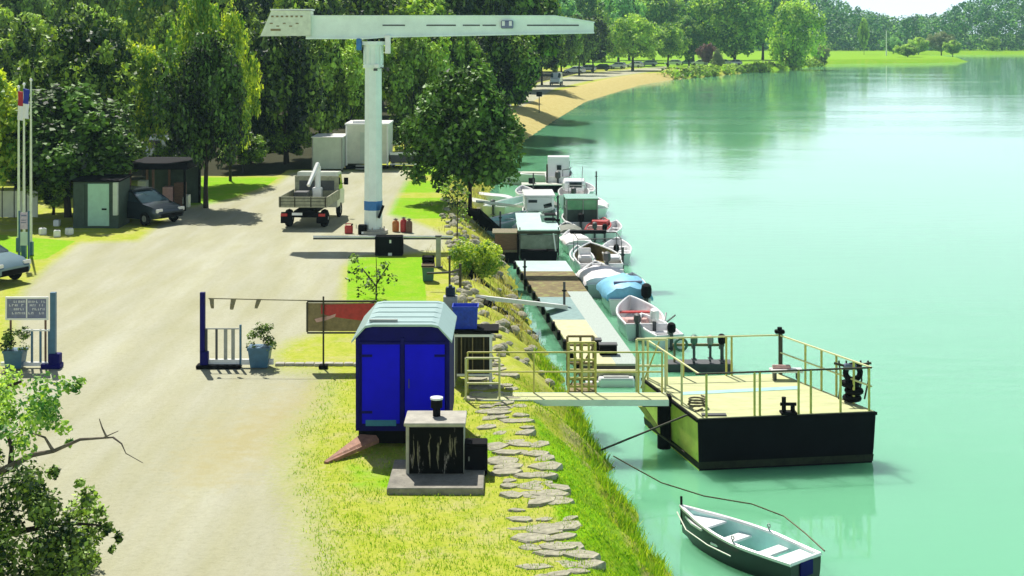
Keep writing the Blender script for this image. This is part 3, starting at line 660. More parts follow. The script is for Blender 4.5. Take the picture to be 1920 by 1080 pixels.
# jib: web plate box with flanges, tapering to the tip
zb, zt = 8.1, Zp(31)
tip = Xp(1113); kn = Xp(1040); lf = Xp(575)
mb = MB(); mb.prism([(lf, zb + .16), (Xp(690), zb + .16), (Xp(720), zb + .22), (tip, Zp(60)), (tip, Zp(43)), (kn, Zp(31)), (lf, zt)], -.17, .17, 'y')
jib = mb.build('jib', M['crane'], t)
mb = MB()
mb.prism([(lf, zt), (lf, zt + .05), (kn + .02, Zp(31) + .05), (tip + .03, Zp(43) + .05), (tip + .03, Zp(43)), (kn, Zp(31))], -.26, .26, 'y')
mb.prism([(lf, zb + .1), (Xp(690), zb + .1), (Xp(720), zb + .16), (tip + .02, Zp(60) - .06), (tip + .02, Zp(60)), (Xp(720), zb + .22), (Xp(690), zb + .16), (lf, zb + .16)], -.26, .26, 'y')
mb.build('jib_flange', M['crane'], t)
mb = MB()
for a, b in ((718, 760), (800, 855), (868, 900), (905, 930), (988, 1085)):
    mb.box(((Xp(a) + Xp(b)) / 2, -.178, Zp(47.5)), ((b - a) * k, .018, .055))
mb.build('cable_slot', M['dgrey'], t)
mb = MB(); mb.prism([(Xp(491), Zp(68)), (Xp(585), Zp(67)), (Xp(585), Zp(21)), (Xp(512), Zp(20))], -.42, .42, 'y')
cw = mb.build('counterweight', M['crane_plate'], t)
mb = MB(); mb.box(((Xp(512) + Xp(585)) / 2, 0, Zp(18.5)), ((585 - 508) * k, .95, .06)); mb.build('counterweight_cap', M['white'], t)
mb = MB(); r1 = random.Random(2)
for i in range(7):
    mb.box((Xp(514 + i * 9), -.428, Zp(31)), (.10, .014, .07))
for i in range(5):
    mb.box((Xp(512 + i * 12), -.428, Zp(44 + (i % 2) * 5)), (.12, .014, .05))
mb.box((Xp(520), -.428, Zp(56)), (.42, .014, .09))
mb.build('plate_marking', M['olive'], cw)
mb = MB(); mb.box((Xp(951), -.02, Zp(46)), (.52, .66, .34), bev=.05); tr = mb.build('trolley', M['sign_blue'], t)
mb = MB(); mb.box((Xp(944), -.36, Zp(44)), (.12, .02, .2)); mb.box((Xp(957), -.36, Zp(44)), (.12, .02, .2)); mb.build('trolley_plate', M['white'], tr)
mb = MB(); mb.box((Xp(952), 0, Zp(57)), (.3, .2, .2), bev=.04); mb.tube([(Xp(952), 0, Zp(60)), (Xp(952), 0, Zp(66))], .03, 6); mb.torus((Xp(952), 0, Zp(69)), .07, .022); mb.build('hook', M['dgrey'], tr)
mb = MB(); mb.box((Xp(728), -.2, Zp(83)), (.22, .25, .78), bev=.02); mb.build('cable_box', M['white'], t)
mb = MB(); mb.box((Xp(674), -.15, Zp(83)), (.22, .3, .5), bev=.04); mb.build('motor', M['band_blue'], t)
mb = MB(); mb.box((Xp(708), -.46, Zp(123)), (.2, .16, .16), bev=.02); lf_ = mb.build('floodlight', M['white'], t)
mb = MB(); mb.box((Xp(706), -.42, Zp(130)), (.16, .1, .1)); mb.box((Xp(728), -.2, Zp(130)), (.12, .12, .14)); mb.box((Xp(716), -.25, Zp(127)), (.35, .04, .04)); mb.build('lamp_bracket', M['dgrey'], t)
mb = MB(); mb.loft([oct_ring(.405, Zp(393)), oct_ring(.407, Zp(376))]); mb.build('painted_band', M['band_blue'], t)
mb = MB(); mb.box((Xp(716), -.36, Zp(395)), (.10, .2, .55), ry=.35); mb.build('cable', M['black'], t)
mb = MB(); mb.tube([(0, 0, -.05), (0, 0, .14)], .62, 16); mb.loft([oct_ring(.5, .14), oct_ring(.5, .2)])
for i in range(8): mb.tube([(.46 * math.cos(i * PI / 4), .46 * math.sin(i * PI / 4), .2), (.46 * math.cos(i * PI / 4), .46 * math.sin(i * PI / 4), .29)], .03, 6)
mb.build('base_plate', M['concrete'], t)

# things at the foot of the crane
p = G(654, 438); t = thing('fuel_can', 'small red canister left of the crane foot', 'canister', p)
mb = MB(); mb.box((0, 0, .17), (.34, .2, .34), bev=.04); mb.tube([(-.12, 0, .3), (-.12, 0, .42), (.1, 0, .42), (.1, 0, .3)], .022, 6); mb.build('body', M['red'], t)
mb = MB(); mb.tube([(.12, 0, .33), (.16, 0, .42)], .035, 8); mb.build('spout', M['black'], t)
p = G(680, 439); t = thing('winch_box', 'small black winch box between the red canister and the crane foot', 'box', p)
mb = MB(); mb.box((0, 0, .2), (.36, .34, .4), bev=.03); mb.build('housing', M['black'], t)
mb = MB(); mb.box((.03, -.18, .08), (.12, .02, .1)); mb.build('label_plate', M['white'], t)
mb = MB(); mb.tube([(-.2, 0, .25), (-.27, 0, .25), (-.27, 0, .4)], .016, 6); mb.build('crank_handle', M['grey'], t)
p = G(742, 434); t = thing('gas_bottle', 'orange gas bottle right of the crane foot', 'gas bottle', p)
def bottle(t, r, h, m):
    mb = MB(); mb.loft([[(q * math.cos(i * PI / 7), q * math.sin(i * PI / 7), z) for i in range(14)] for q, z in ((r * .9, 0), (r, .04), (r, h * .72), (r * .8, h * .84), (r * .35, h * .92), (r * .35, h))]); mb.build('cylinder', m, t, True)
    mb = MB(); mb.torus((0, 0, h), r * .6, .016, 'z'); mb.tube([(0, 0, h * .9), (0, 0, h + .04)], .03, 6); mb.build('valve', M['dgrey'], t)
bottle(t, .15, .52, M['orange'])
p = G(757, 435); t = thing('gas_bottle', 'dark red gas bottle beside the orange one', 'gas bottle', p); bottle(t, .15, .6, M['red'])
p = G(767, 436); t = thing('gas_bottle', 'brown gas bottle right of the dark red one', 'gas bottle', p); bottle(t, .14, .56, M['brown'])

# boom barrier
p = G(730, 478); t = thing('boom_barrier', 'long boom barrier lowered over a dark square housing before the crane', 'barrier', p)
k = p.y / FPX
mb = MB(); mb.box((0, 0, .37), (1.05, .5, .74), bev=.03); mb.build('housing', M['black'], t)
mb = MB(); mb.box((.06, -.27, .55), (.07, .02, .12)); mb.box((.05, -.27, .07), (.14, .02, .1)); mb.build('label_plate', M['white'], t)
zb_ = 8.5 - (444 - HY) * k
mb = MB(); mb.tube([(-2.9, 0, zb_), (2.45, 0, zb_)], .045, 8); mb.build('boom', M['white'], t, True)
mb = MB(); mb.tube([(-2.9, -.02, zb_ - .07), (-.5, -.02, zb_ - .07)], .03, 6); mb.tube([(.55, -.02, zb_ - .07), (2.4, -.02, zb_ - .07)], .03, 6); mb.build('boom_edge', M['dgrey'], t)
mb = MB(); mb.box((0, 0, zb_ - .05), (.22, .3, .16)); mb.build('pivot', M['dgrey'], t)
p = G(822, 502); t = thing('steel_post', 'grey square steel post carrying the right end of the boom', 'post', p)
mb = MB(); mb.box((0, 0, .56), (.17, .14, 1.12)); mb.build('shaft', M['grey'], t)
mb = MB(); mb.box((0, 0, 1.14), (.22, .2, .05)); mb.box((0, 0, .02), (.3, .28, .05)); mb.build('plate', M['dgrey'], t)
p = G(803, 527); t = thing('litter_bin', 'green litter bin with a striped hood beside the steel post', 'bin', p)
mb = MB(); mb.loft([[(x * q, y * q, z) for x, y in ((-.2, -.2), (.2, -.2), (.2, .2), (-.2, .2))] for q, z in ((.85, .03), (1, .5))]); mb.build('body', M['bin_green'], t)
mb = MB(); mb.box((0, 0, .56), (.43, .43, .12)); mb.build('hood_band', M['pink'], t)
mb = MB(); mb.box((0, 0, .53), (.45, .45, .04)); mb.box((0, 0, .80), (.42, .42, .1), bev=.03); mb.box((0, .17, .7), (.4, .06, .3)); mb.box((.17, 0, .7), (.06, .3, .3)); mb.box((-.17, 0, .7), (.06, .3, .3)); mb.build('hood', M['black'], t)
p = G(843, 545)
t = thing('railing', 'low dark pipe railing along the bank top beside the litter bin', 'railing', p)
mb = MB(); mb.tube([(0, 0, 0), (0, 0, 1.15)], .04, 6); mb.tube([(.33, .5, 0), (.33, .5, .8)], .05, 6); mb.build('post', M['dolive'], t)
mb = MB(); mb.tube([(-.75, .1, .55), (0, 0, .6), (.33, .5, .62)], .035, 6); mb.build('rail', M['dolive'], t)

# ------------------------------------------------------------------ the blue site wagon
Yw = 28.3; k = Yw / FPX
t = thing('site_wagon', 'blue wooden site wagon with a pale arched sheet roof', 'trailer', ((755 - CX) * k, Yw, 0))
Xp = lambda px: (px - 755) * k
Zp = lambda py: CZ - (py - HY) * k
Lw = 2.25
prof = [(Xp(667), .36), (Xp(843), .36), (Xp(843), Zp(633)), (Xp(820), Zp(613)), (Xp(690), Zp(613)), (Xp(667), Zp(633))]
mb = MB(); mb.prism(prof, 0, Lw, 'y'); body = mb.build('body', M['blue_dark'], t)
# roof shell with an overhang, ribs across
mb = MB()
ro = [(Xp(660), Zp(637)), (Xp(686), Zp(608.5)), (Xp(700), Zp(606)), (Xp(810), Zp(606)), (Xp(822), Zp(608.5)), (Xp(848), Zp(637))]
ri = [(x, z - .045) for x, z in ro]
mb.prism(ro + ri[::-1], -.12, Lw + .1, 'y'); mb.build('roof', M['roof_pale'], t)
mb = MB()
for j in range(5):
    yy = .1 + j * .5
    for a, b in zip(ro[1:-1], ro[2:-1]): pass
    mb.prism([(Xp(686), Zp(608.5) + .002), (Xp(700), Zp(606) + .002), (Xp(810), Zp(606) + .002), (Xp(822), Zp(608.5) + .002), (Xp(810), Zp(606) + .014), (Xp(700), Zp(606) + .014)], yy, yy + .025, 'y')
mb.build('roof_seam', M['roof_pale'], t)
mb = MB(); mb.box((Xp(718), .12, Zp(606) + .03), (.58, .05, .05)); mb.build('roof_batten', M['grey'], t)
for a, b in ((679, 750), (759, 834)):
    mb = MB(); mb.box(((Xp(a) + Xp(b)) / 2, -.012, (Zp(640) + .45) / 2 + .02), ((b - a) * k, .03, Zp(646) - .47), bev=.012); dr = mb.build('door', M['blue_shed'], t)
    mb = MB()
    for h in (.75, 1.9): mb.box((Xp(a) + .1 if a < 700 else Xp(b) - .1, -.034, h), (.22, .014, .05))
    mb.build('hinge', M['blue_dark'], dr)
    if a < 700:
        mb = MB(); mb.box(((Xp(a) + Xp(b)) / 2, -.034, .53), (.62, .012, .12)); mb.build('kick_plate', M['teal'], dr)
    else:
        mb = MB(); mb.tube([(Xp(a) + .09, -.03, 1.25), (Xp(a) + .09, -.07, 1.25), (Xp(a) + .09, -.07, 1.42), (Xp(a) + .09, -.03, 1.42)], .012, 6); mb.build('handle', M['dgrey'], dr)
mb = MB()
mb.box(((Xp(667) + Xp(843)) / 2, -.016, Zp(643)), (176 * k, .034, .05)); mb.box((Xp(671), -.018, 1.35), (.06, .036, 1.85)); mb.box((Xp(839.5), -.018, 1.35), (.06, .036, 1.85)); mb.box((Xp(754.5), -.02, 1.35), (.07, .04, 1.84))
mb.build('door_frame', M['blue_dark'], t)
mb = MB()
for j in range(9): mb.box((Xp(667) - .008, .14 + j * .245, 1.3), (.016, .02, 1.85))
mb.build('side_batten', M['blue_dark'], t)
mb = MB(); mb.box((Xp(700), Lw / 2, .28), (.1, Lw, .14)); mb.box((Xp(812), Lw / 2, .28), (.1, Lw, .14)); mb.box((Xp(755), .06, .29), (1.8, .1, .12)); mb.box((Xp(755), Lw * .8, .25), (1.7, .1, .1)); mb.box((Xp(755), Lw * .2, .25), (1.7, .1, .1)); mb.build('chassis', M['black'], t)
def wheel(par, x, y, z, r, w, axis='x', rim='grey', name='wheel', tyre='black'):
    mb = MB(); mb.torus((x, y, z), r - w * .45, w * .5, axis, 18, 8); wb = mb.build(name, M[tyre], par, True)
    mb = MB(); q = w * .3
    e = Vector((q, 0, 0)) if axis == 'x' else Vector((0, q, 0))
    mb.tube([Vector((x, y, z)) - e, Vector((x, y, z)) + e], r - w * .75, 14); mb.tube([Vector((x, y, z)) - e * 1.6, Vector((x, y, z)) + e * 1.6], r * .2, 8); mb.build('rim', M[rim], wb)
    return wb
for y in (Lw * .2, Lw * .8):
    for px in (684, 826): wheel(t, Xp(px), y, .24, .24, .14)
mb = MB(); mb.prism([(Xp(690), -.05), (Xp(770), -.05), (Xp(770), .35), (Xp(690), .35)], .02, .3, 'x')
mb = MB(); mb.box((Xp(755), .08, .2), (1.5, .06, .22)); mb.build('skirt', M['black'], t)
# the A-shaped drawbar, resting on the grass to the front left
mb = MB(); mb.add([(Xp(676), -.02, .30), (Xp(706), -.10, .30), (Xp(712), -.16, .24), (Xp(626), -1.02, .04), (Xp(620), -1.0, .05), (Xp(676), -.02, .22), (Xp(706), -.10, .22), (Xp(712), -.16, .16), (Xp(626), -1.02, -.02), (Xp(620), -1.0, -.02)],
    [(0, 1, 2, 3, 4), (9, 8, 7, 6, 5), (0, 5, 6, 1), (1, 6, 7, 2), (2, 7, 8, 3), (3, 8, 9, 4), (4, 9, 5, 0)]); mb.build('drawbar', M['rust'], t)

# ------------------------------------------------------------------ concrete generator box
Yb = 26.25; k = Yb / FPX
t = thing('concrete_pump_box', 'streaked concrete pump box with a shade dark front and a vent pipe, before the blue wagon', 'pump box', ((815 - CX) * k, Yb, 0))
Xp = lambda px: (px - 815) * k
mb = MB(); mb.box((Xp(820), .08, .04), (1.78, 1.72, .16), bev=.02); mb.build('slab', M['shade_concrete'], t)
mb = MB(); mb.box((Xp(815), .43, .58), (1.10, .80, .93), bev=.02); bd = mb.build('housing', M['concrete'], t)
mb = MB(); mb.box((Xp(815), .43, 1.065), (1.17, .9, .06), bev=.015); mb.build('cover_slab', M['concrete'], t)
mb = MB(); mb.box((Xp(818), .026, .57), (1.03, .014, .88)); fr = mb.build('shaded_front', M['box_front'], t)  # thin sheet whose dark colour carries the shade of the front
mb = MB(); mb.tube([(Xp(816), .5, 1.09), (Xp(816), .5, 1.24), (Xp(816), .5, 1.37)], .075, 12); mb.build('vent_pipe', M['black'], t, True)
mb = MB(); mb.tube([(Xp(816), .5, 1.26), (Xp(816), .5, 1.42)], .115, 14); vc = mb.build('vent_cap', M['black'], t)
mb = MB(); mb.tube([(Xp(816), .5, 1.42), (Xp(816), .5, 1.455)], .125, 14); mb.build('cap_lid', M['white'], vc)
r9 = random.Random(8)
mb = MB()
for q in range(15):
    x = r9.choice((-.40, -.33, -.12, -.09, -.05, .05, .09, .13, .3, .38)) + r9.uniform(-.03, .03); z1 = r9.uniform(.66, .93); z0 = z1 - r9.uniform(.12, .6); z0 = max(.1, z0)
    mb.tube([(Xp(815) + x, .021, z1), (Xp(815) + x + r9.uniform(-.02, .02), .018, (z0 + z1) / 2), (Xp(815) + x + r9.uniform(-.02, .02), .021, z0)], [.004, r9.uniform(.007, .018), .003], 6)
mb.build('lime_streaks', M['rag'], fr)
t = thing('switch_cabinet', 'low black cabinet standing against the right of the concrete pump box', 'cabinet', (G(893, 882).x, 26.55, 0))
mb = MB(); mb.box((0, .2, .31), (.44, .42, .60), bev=.02); mb.build('housing', M['black'], t)
mb = MB(); mb.box((0, -.016, .30), (.36, .012, .5)); dr = mb.build('door', M['hull_black'], t)
mb = MB(); mb.tube([(-.13, -.022, .3), (-.13, -.04, .3), (-.13, -.04, .38)], .01, 6); mb.build('handle', M['grey'], dr)

# ------------------------------------------------------------------ the gate across the drive
Yg = 35.1; k = Yg / FPX
X_ = lambda px: (px - CX) * k
Zg = lambda py: CZ - (py - HY) * k
t = thing('gate_wing', 'left wing of the open blue gate with a tall post and short pickets', 'gate', (X_(100), Yg, 0))
xr = lambda px: X_(px) - X_(100)
mb = MB(); mb.box((0, 0, Zg(548) / 2 + .05), (.13, .13, Zg(548) - .1)); mb.build('post', M['blue_gate'], t)
mb = MB(); mb.box((-.03, 0, .06), (.5, .3, .12), bev=.02); mb.box((.05, 0, .22), (.28, .24, .3), bev=.02); mb.build('post_foot', M['blue_dark'], t)
for px in (60, 76, 92):
    mb = MB(); mb.box((xr(px), .0, .55), (.05, .04, .84)); mb.build('picket', M['blue_gate'], t)
MB().box((xr(52), 0, .10), (1.35, .08, .09)).build('bottom_rail', M['white'], t); MB().box((xr(70), 0, .95), (.75, .045, .04)).build('top_rail', M['white'], t)
t = thing('planter', 'blue planter tub with a leafy shrub inside the left gate wing', 'planter', (X_(30), Yg - .05, 0))
def planter(t, s=1.0):
    mb = MB(); mb.loft([[(x * q, y * q, z) for x, y in ((-.24, -.2), (.24, -.2), (.24, .2), (-.24, .2))] for q, z in ((.8 * s, .03), (1 * s, .42 * s), (1.08 * s, .42 * s), (1.08 * s, .48 * s))]); mb.build('tub', M['blue_gate'], t)
    c = np.array(rand_clumps(14, .26 * s, .5 * s, .92 * s, .13)); v, f, rn = leaves(c[:, :3], c[:, 3], 50, .035, int(abs(t.location.x) * 50)); link('shrub', np_mesh('shrub', v, f, [M['leaf_dark']], {'rnd': rn}), t)
planter(t)
t = thing('notice_sign', 'white framed blue notice board lettered in white at the left of the drive', 'sign', (X_(48), Yg + .1, 0))
xs = lambda px: X_(px) - X_(48)
w_, h_ = (88 - 8) * k, Zg(558) - Zg(601)
mb = MB(); mb.box((0, 0, Zg(579.5)), (w_ - .08, .03, h_ - .08)); pn = mb.build('panel', M['sign_blue'], t)
mb = MB(); zc = Zg(579.5)
mb.box((0, -.005, zc + h_ / 2 - .02), (w_, .06, .045)); mb.box((0, -.005, zc - h_ / 2 + .02), (w_, .06, .045)); mb.box((-w_ / 2 + .02, -.005, zc), (.04, .056, h_ - .09)); mb.box((w_ / 2 - .02, -.005, zc), (.04, .056, h_ - .09)); mb.box((.0, -.004, zc), (.03, .05, h_ - .1)); mb.build('frame', M['white'], t)
mb = MB(); r1 = random.Random(4)
for row, zz in enumerate((.17, .08, -.02, -.12)):
    x = -w_ / 2 + .1
    while x < w_ / 2 - .1:
        gw = r1.uniform(.03, .055)
        if abs(x + gw / 2) > .05 and r1.random() > .18:
            hh = .055
            mb.box((x, -.019, zc + zz), (.014, .008, hh))
            if r1.random() > .4: mb.box((x + gw * .4, -.018, zc + zz + r1.choice((-.02, .02, 0))), (gw * .7, .008, .013))
            if r1.random() > .6: mb.box((x + gw * .75, -.0175, zc + zz), (.013, .007, hh))
        x += gw + .022
mb.build('lettering', M['flag_white'], pn)
mb = MB(); mb.tube([(-w_ * .4, .05, 0), (-w_ * .4, .05, zc + h_ * .5)], .028, 6); mb.tube([(w_ * .42, .05, 0), (w_ * .42, .05, zc + h_ * .5)], .028, 6); mb.build('post', M['brown'], t)

t = thing('gate_wing', 'right wing of the open blue gate with two posts and grey pickets', 'gate', (X_(380), Yg, 0))
xr = lambda px: X_(px) - X_(380)
mb = MB(); mb.box((0, 0, Zg(548) / 2 + .05), (.12, .12, Zg(548) - .1)); mb.build('post', M['blue_dark'], t)
mb = MB(); mb.box((xr(451), 0, .56), (.05, .06, 1.06)); mb.build('post', M['blue_gate'], t)
mb = MB(); mb.box((xr(411), -.02, .05), (1.12, .3, .09), bev=.02); mb.build('ground_beam', M['black'], t)
mb = MB(); mb.box((.05, -.02, .25), (.2, .2, .34), bev=.02); mb.build('post_foot', M['blue_dark'], t)
mb = MB(); mb.box((xr(448), .02, .15), (1.75, .09, .13)); mb.build('rail', M['white'], t)
for px, m_ in ((387, 'dgrey'), (406, 'dgrey'), (423, 'grey'), (437, 'grey')):
    mb = MB(); mb.box((xr(px), .0, .60), (.055 if m_ == 'dgrey' else .085, .04, .76)); mb.build('picket', M[m_], t)
mb = MB(); mb.box((xr(416), 0, .99), (.86, .035, .03)); mb.build('top_rail', M['grey'], t)
t = thing('planter', 'blue planter tub with a dark shrub at the end of the right gate wing', 'planter', (X_(487), Yg + .05, 0)); planter(t, 1.12)
t = thing('string_line', 'sagging line strung from the right gate post to the banner post', 'line', (X_(391), Yg, 0))
xr = lambda px: X_(px) - X_(391)
zl = [Zg(559.5), Zg(560.5), Zg(562), Zg(563), Zg(564)]
mb = MB(); mb.tube([(xr(391), 0, zl[0]), (xr(440), 0, zl[1]), (xr(500), 0, zl[2]), (xr(560), 0, zl[3]), (xr(607), 0, zl[4])], .014, 5); mb.build('cord', M['rag'], t)
for px, w, h, lean in ((397, .12, .24, .1), (438, .14, .27, -.25), (486, .13, .24, -.4)):
    mb = MB(); z0 = Zg(560) - .005
    rings = []
    for q in range(5):
        f_ = q / 4; ww = w * (1 - .35 * f_) / 2; cx = xr(px) + lean * f_ * .2; zz = z0 - h * f_
        rings.append([(cx - ww, -.012 + .02 * math.sin(q * 2), zz), (cx, -.03 + .02 * math.sin(q * 2 + 1), zz), (cx + ww, -.012, zz), (cx, .01, zz)])
    mb.loft(rings); mb.build('rag', M['rag'], t)
t = thing('banner', 'framed brown canvas banner with a red field and white swoosh', 'banner', (X_(640), Yg, 0))
xr = lambda px: X_(px) - X_(640)
mb = MB(); mb.box((0, 0, (Zg(566) + Zg(623)) / 2), (X_(705) - X_(575) - .06, .025, Zg(566) - Zg(623) - .06)); cv = mb.build('canvas', M['olive'], t)
mb = MB(); mb.prism([(xr(602), Zg(571)), (xr(702), Zg(569)), (xr(702), Zg(604)), (xr(680), Zg(601)), (xr(640), Zg(596)), (xr(614), Zg(591)), (xr(602), Zg(588))], -.020, -.0135, 'y'); mb.build('red_field', M['red'], cv)
mb = MB(); mb.prism([(xr(590), Zg(598)), (xr(604), Zg(594)), (xr(618), Zg(592)), (xr(630), Zg(588)), (xr(628), Zg(594)), (xr(612), Zg(600)), (xr(594), Zg(604))], -.028, -.0215, 'y'); mb.build('white_swoosh', M['pink'], cv)
mb = MB(); xa, xb, za, zb2 = xr(576), xr(706), Zg(565), Zg(624)
mb.box(((xa + xb) / 2, 0, za), (xb - xa, .05, .05)); mb.box(((xa + xb) / 2, 0, zb2), (xb - xa, .05, .04)); mb.box((xa, 0, (za + zb2) / 2), (.045, .046, za - zb2 - .05)); mb.box((xb, 0, (za + zb2) / 2), (.045, .046, za - zb2 - .05)); mb.build('frame', M['dolive'], t)
mb = MB(); mb.tube([(xr(607), -.06, 0), (xr(607), -.06, Zg(555))], .025, 6); mb.tube([(xr(700), .06, 0), (xr(700), .06, Zg(566))], .03, 6); mb.build('post', M['dolive'], t)
mb = MB(); mb.box((xr(607), -.06, .05), (.22, .22, .1), bev=.02); mb.build('post_foot', M['black'], t)
t = thing('ground_kerb', 'pale broken concrete kerb between the gate wing and the wagon', 'kerb', (X_(585), Yg + .25, 0))
mb = MB()
for j in range(9): mb.box((-.85 + j * .25, .02 * math.sin(j * 3), .03), (.235, .2 + .03 * math.sin(j * 5), .08), rz=.05 * math.sin(j * 2), bev=.02)
mb.build('stones', M['concrete'], t)

# ------------------------------------------------------------------ cage and blue tub right of the wagon
Yk = 33.2; k = Yk / FPX
Zk = lambda py: CZ - (py - HY) * k
t = thing('mesh_cage', 'dark slatted cage with a white frame and table top beside the wagon', 'cage', ((888 - CX) * k, Yk, 0))
xr = lambda px: (px - 888) * k
mb = MB(); mb.box((0, .32, Zk(621.5)), (xr(936) - xr(842), .75, .07)); mb.build('table_top', M['black'], t)
mb = MB()
for px in (851, 920): mb.box((xr(px), .0, Zk(629) / 2), (.06, .05, Zk(629)))
for px in (851, 920): mb.box((xr(px), .62, Zk(629) / 2), (.06, .05, Zk(629)))
mb.box((0, 0, Zk(629)), (xr(923) - xr(848), .055, .06)); mb.box((0, .0, Zk(703)), (xr(917) - xr(854), .04, .05)); mb.build('frame', M['white'], t)
mb = MB(); mb.box((0, .6, (Zk(632) + .1) / 2), (xr(917) - xr(854), .03, Zk(632) - .1)); mb.box((xr(853), .32, (Zk(632) + .1) / 2), (.03, .55, Zk(632) - .1)); mb.box((xr(918), .32, (Zk(632) + .1) / 2), (.03, .55, Zk(632) - .1)); mb.build('side_panel', M['dolive'], t)
for j in range(9):
    mb = MB(); mb.box((xr(858 + j * 7), .03, (Zk(632) + Zk(702)) / 2), (.025, .02, Zk(632) - Zk(702))); mb.build('slat', M['olive' if j % 3 == 1 else 'dolive'], t)
t = thing('blue_tub', 'bright blue plastic tub standing on the cage table', 'tub', ((872 - CX) * k, Yk + .3, Zk(621.5) + .037))
mb = MB(); mb.loft([[(x * q, y * q, z) for x, y in ((-.3, -.22), (.3, -.22), (.3, .22), (-.3, .22))] for q, z in ((.92, 0), (1, .50), (1.06, .50), (1.06, .54), (.98, .54), (.9, .45))], cap1=True); mb.build('body', M['blue_crate'], t)
mb = MB()
for j in range(4): mb.box((-.21 + j * .14, -.222, .26), (.05, .03, .36))
mb.build('rib', M['blue_crate'], t)
mb = MB(); mb.tube([(-.33, -.05, .40), (-.37, -.05, .34), (-.37, .1, .34), (-.33, .1, .40)], .012, 6); mb.build('handle', M['dgrey'], t)
t = thing('dark_jug', 'small dark blue can behind the blue tub', 'can', ((853 - CX) * k - .15, Yk + .95, 0))
mb = MB(); mb.box((0, 0, 1.0), (.34, .3, 2.0)); mb.build('stand', M['grey'], t)
mb = MB(); mb.box((0, 0, 2.11), (.24, .2, .22), bev=.03); mb.tube([(0, 0, 2.22), (0, 0, 2.27)], .05, 8); mb.build('can_body', M['car_dark'], t)

# ------------------------------------------------------------------ gangway, yellow rails, barge
def rail_set(name, par, pts, hs, mr, posts, r=.025, mp=None):
    for h in hs: MB().tube([(x, y, z + h) for x, y, z in pts], r, 6).build(name, mr, par)
    for q in posts:
        mb = MB(); mb.tube([(q[0], q[1], q[2]), (q[0], q[1], q[2] + max(hs))], r * 1.15, 6); mb.build('post', mp or mr, par)
a, b = G(880, 746), G(1252, 747)
t = thing('gangway', 'yellow railed gangway from the bank to the ferry barge', 'gangway', (a.x, a.y, 0))
L = b.x - a.x
mb = MB(); mb.box((L / 2, .05, .0), (L, .62, .05)); mb.build('walkway', M['barge_deck'], t)
mb = MB(); mb.box((L / 2, -.255, -.045), (L, .05, .14)); mb.box((L / 2, .36, -.045), (L, .05, .14)); mb.build('side_beam', M['crane'], t)
mb = MB()
for j in range(7): mb.box((.3 + j * L / 7, .05, -.06), (.06, .56, .07))
mb.build('cross_beam', M['black'], t)
gx = lambda px: (px - 880) * 32.6 / FPX
rail_set('handrail', t, [(gx(876), .34, 0), (gx(1240), .34, 0)], (.52, .98), M['yellow'], [(gx(q), .34, 0) for q in (876, 935, 1000, 1064, 1090, 1116, 1196, 1240)], .02)
rail_set('near_handrail', t, [(gx(874), -.24, 0), (gx(936), -.24, 0)], (.4, .68, .98), M['pale_yellow'], [(gx(q), -.24, 0) for q in (874, 936)], .024)
t = thing('portal_rail', 'yellow lattice rail at the pontoon end of the gangway', 'railing', (0, 0, 0))
q0 = G(1066, 736, -.3); t.location = q0
s = q0.y / FPX
rail_set('rail', t, [(0, 0, 0), (50 * s, 0, 0)], (.15, .35, .55, .8, 1.0, 1.22), M['yellow'], [(0, 0, 0), (12 * s, 0, 0), (25 * s, 0, 0), (38 * s, 0, 0), (50 * s, 0, 0)], .03)
rail_set('rear_rail', t, [(0, .7, 0), (50 * s, .7, 0)], (.15, .55, 1.0, 1.22), M['olive'], [(0, .7, 0), (25 * s, .7, 0), (50 * s, .7, 0)], .03)
MB().tube([(0, .02, .1), (50 * s, .02, 1.2)], .022, 6).build('brace', M['olive'], t)
MB().box((25 * s, .35, .02), (52 * s, .8, .05)).build('footing', M['olive'], t)
q0 = G(1196, 742, -.3); t = thing('portal_rail', 'yellow rail frame at the barge end of the gangway', 'railing', q0)
rail_set('rail', t, [(0, .3, 0), (56 * s, .3, 0)], (.65, 1.3), M['pale_yellow'], [(0, .3, 0), (12 * s, .3, 0), (56 * s, .3, 0)], .03)
mb = MB(); mb.tube([(.1, .3, .1), (.55, .3, 1.25)], .02, 6); mb.build('brace', M['yellow'], t)

DZ = -.13
A, B_, C_, D_ = G(1308, 786, DZ), G(1642, 772, DZ), Vector((6.78, 35.0, DZ)), Vector((3.25, 34.6, DZ))
cen = (A + B_ + C_ + D_) / 4
t = thing('ferry_barge', 'black hulled square barge with a pale railed deck moored at the gangway', 'barge', (cen.x, cen.y, ZW))
dz = DZ - ZW; t0b = t
loc = lambda v, z=None: Vector((v.x - cen.x, v.y - cen.y, dz if z is None else z))
def ringp(sh, z):
    out = []
    for q in (A, B_, C_, D_):
        v = q - cen; out.append((v.x * sh, v.y * sh, z))
    return out
r0 = ringp(.955, -.45); r1_ = ringp(.985, .35); r2 = ringp(1.0, dz - .05)
mb = MB(); mb.loft([r0, r1_, r2]); hull = mb.build('hull', M['hull_black'], t)
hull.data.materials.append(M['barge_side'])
for pl in hull.data.polygons:                       # left hull side takes the yellow green with light put into it
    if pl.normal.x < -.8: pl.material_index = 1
mb = MB(); mb.loft([ringp(1.012, dz - .07), ringp(1.012, dz - .004)]); mb.build('rubbing_strake', M['black'], t)
mb = MB(); mb.loft([ringp(.985, dz - .004), ringp(.985, dz + .012)]); dk = mb.build('deck', M['barge_deck'], t)
mb = MB(); ra = G(1262, 742, DZ) - cen; rb = G(1500, 731, DZ) - cen
n_ = Vector((0, .32, 0)); mb.prism([(ra.x + .2, ra.y), (rb.x, rb.y), (rb.x, rb.y + .3), (ra.x + .2, ra.y + .26)], dz + .016, dz + .02, 'z'); mb.build('painted_stripe', M['cyan_line'], dk)
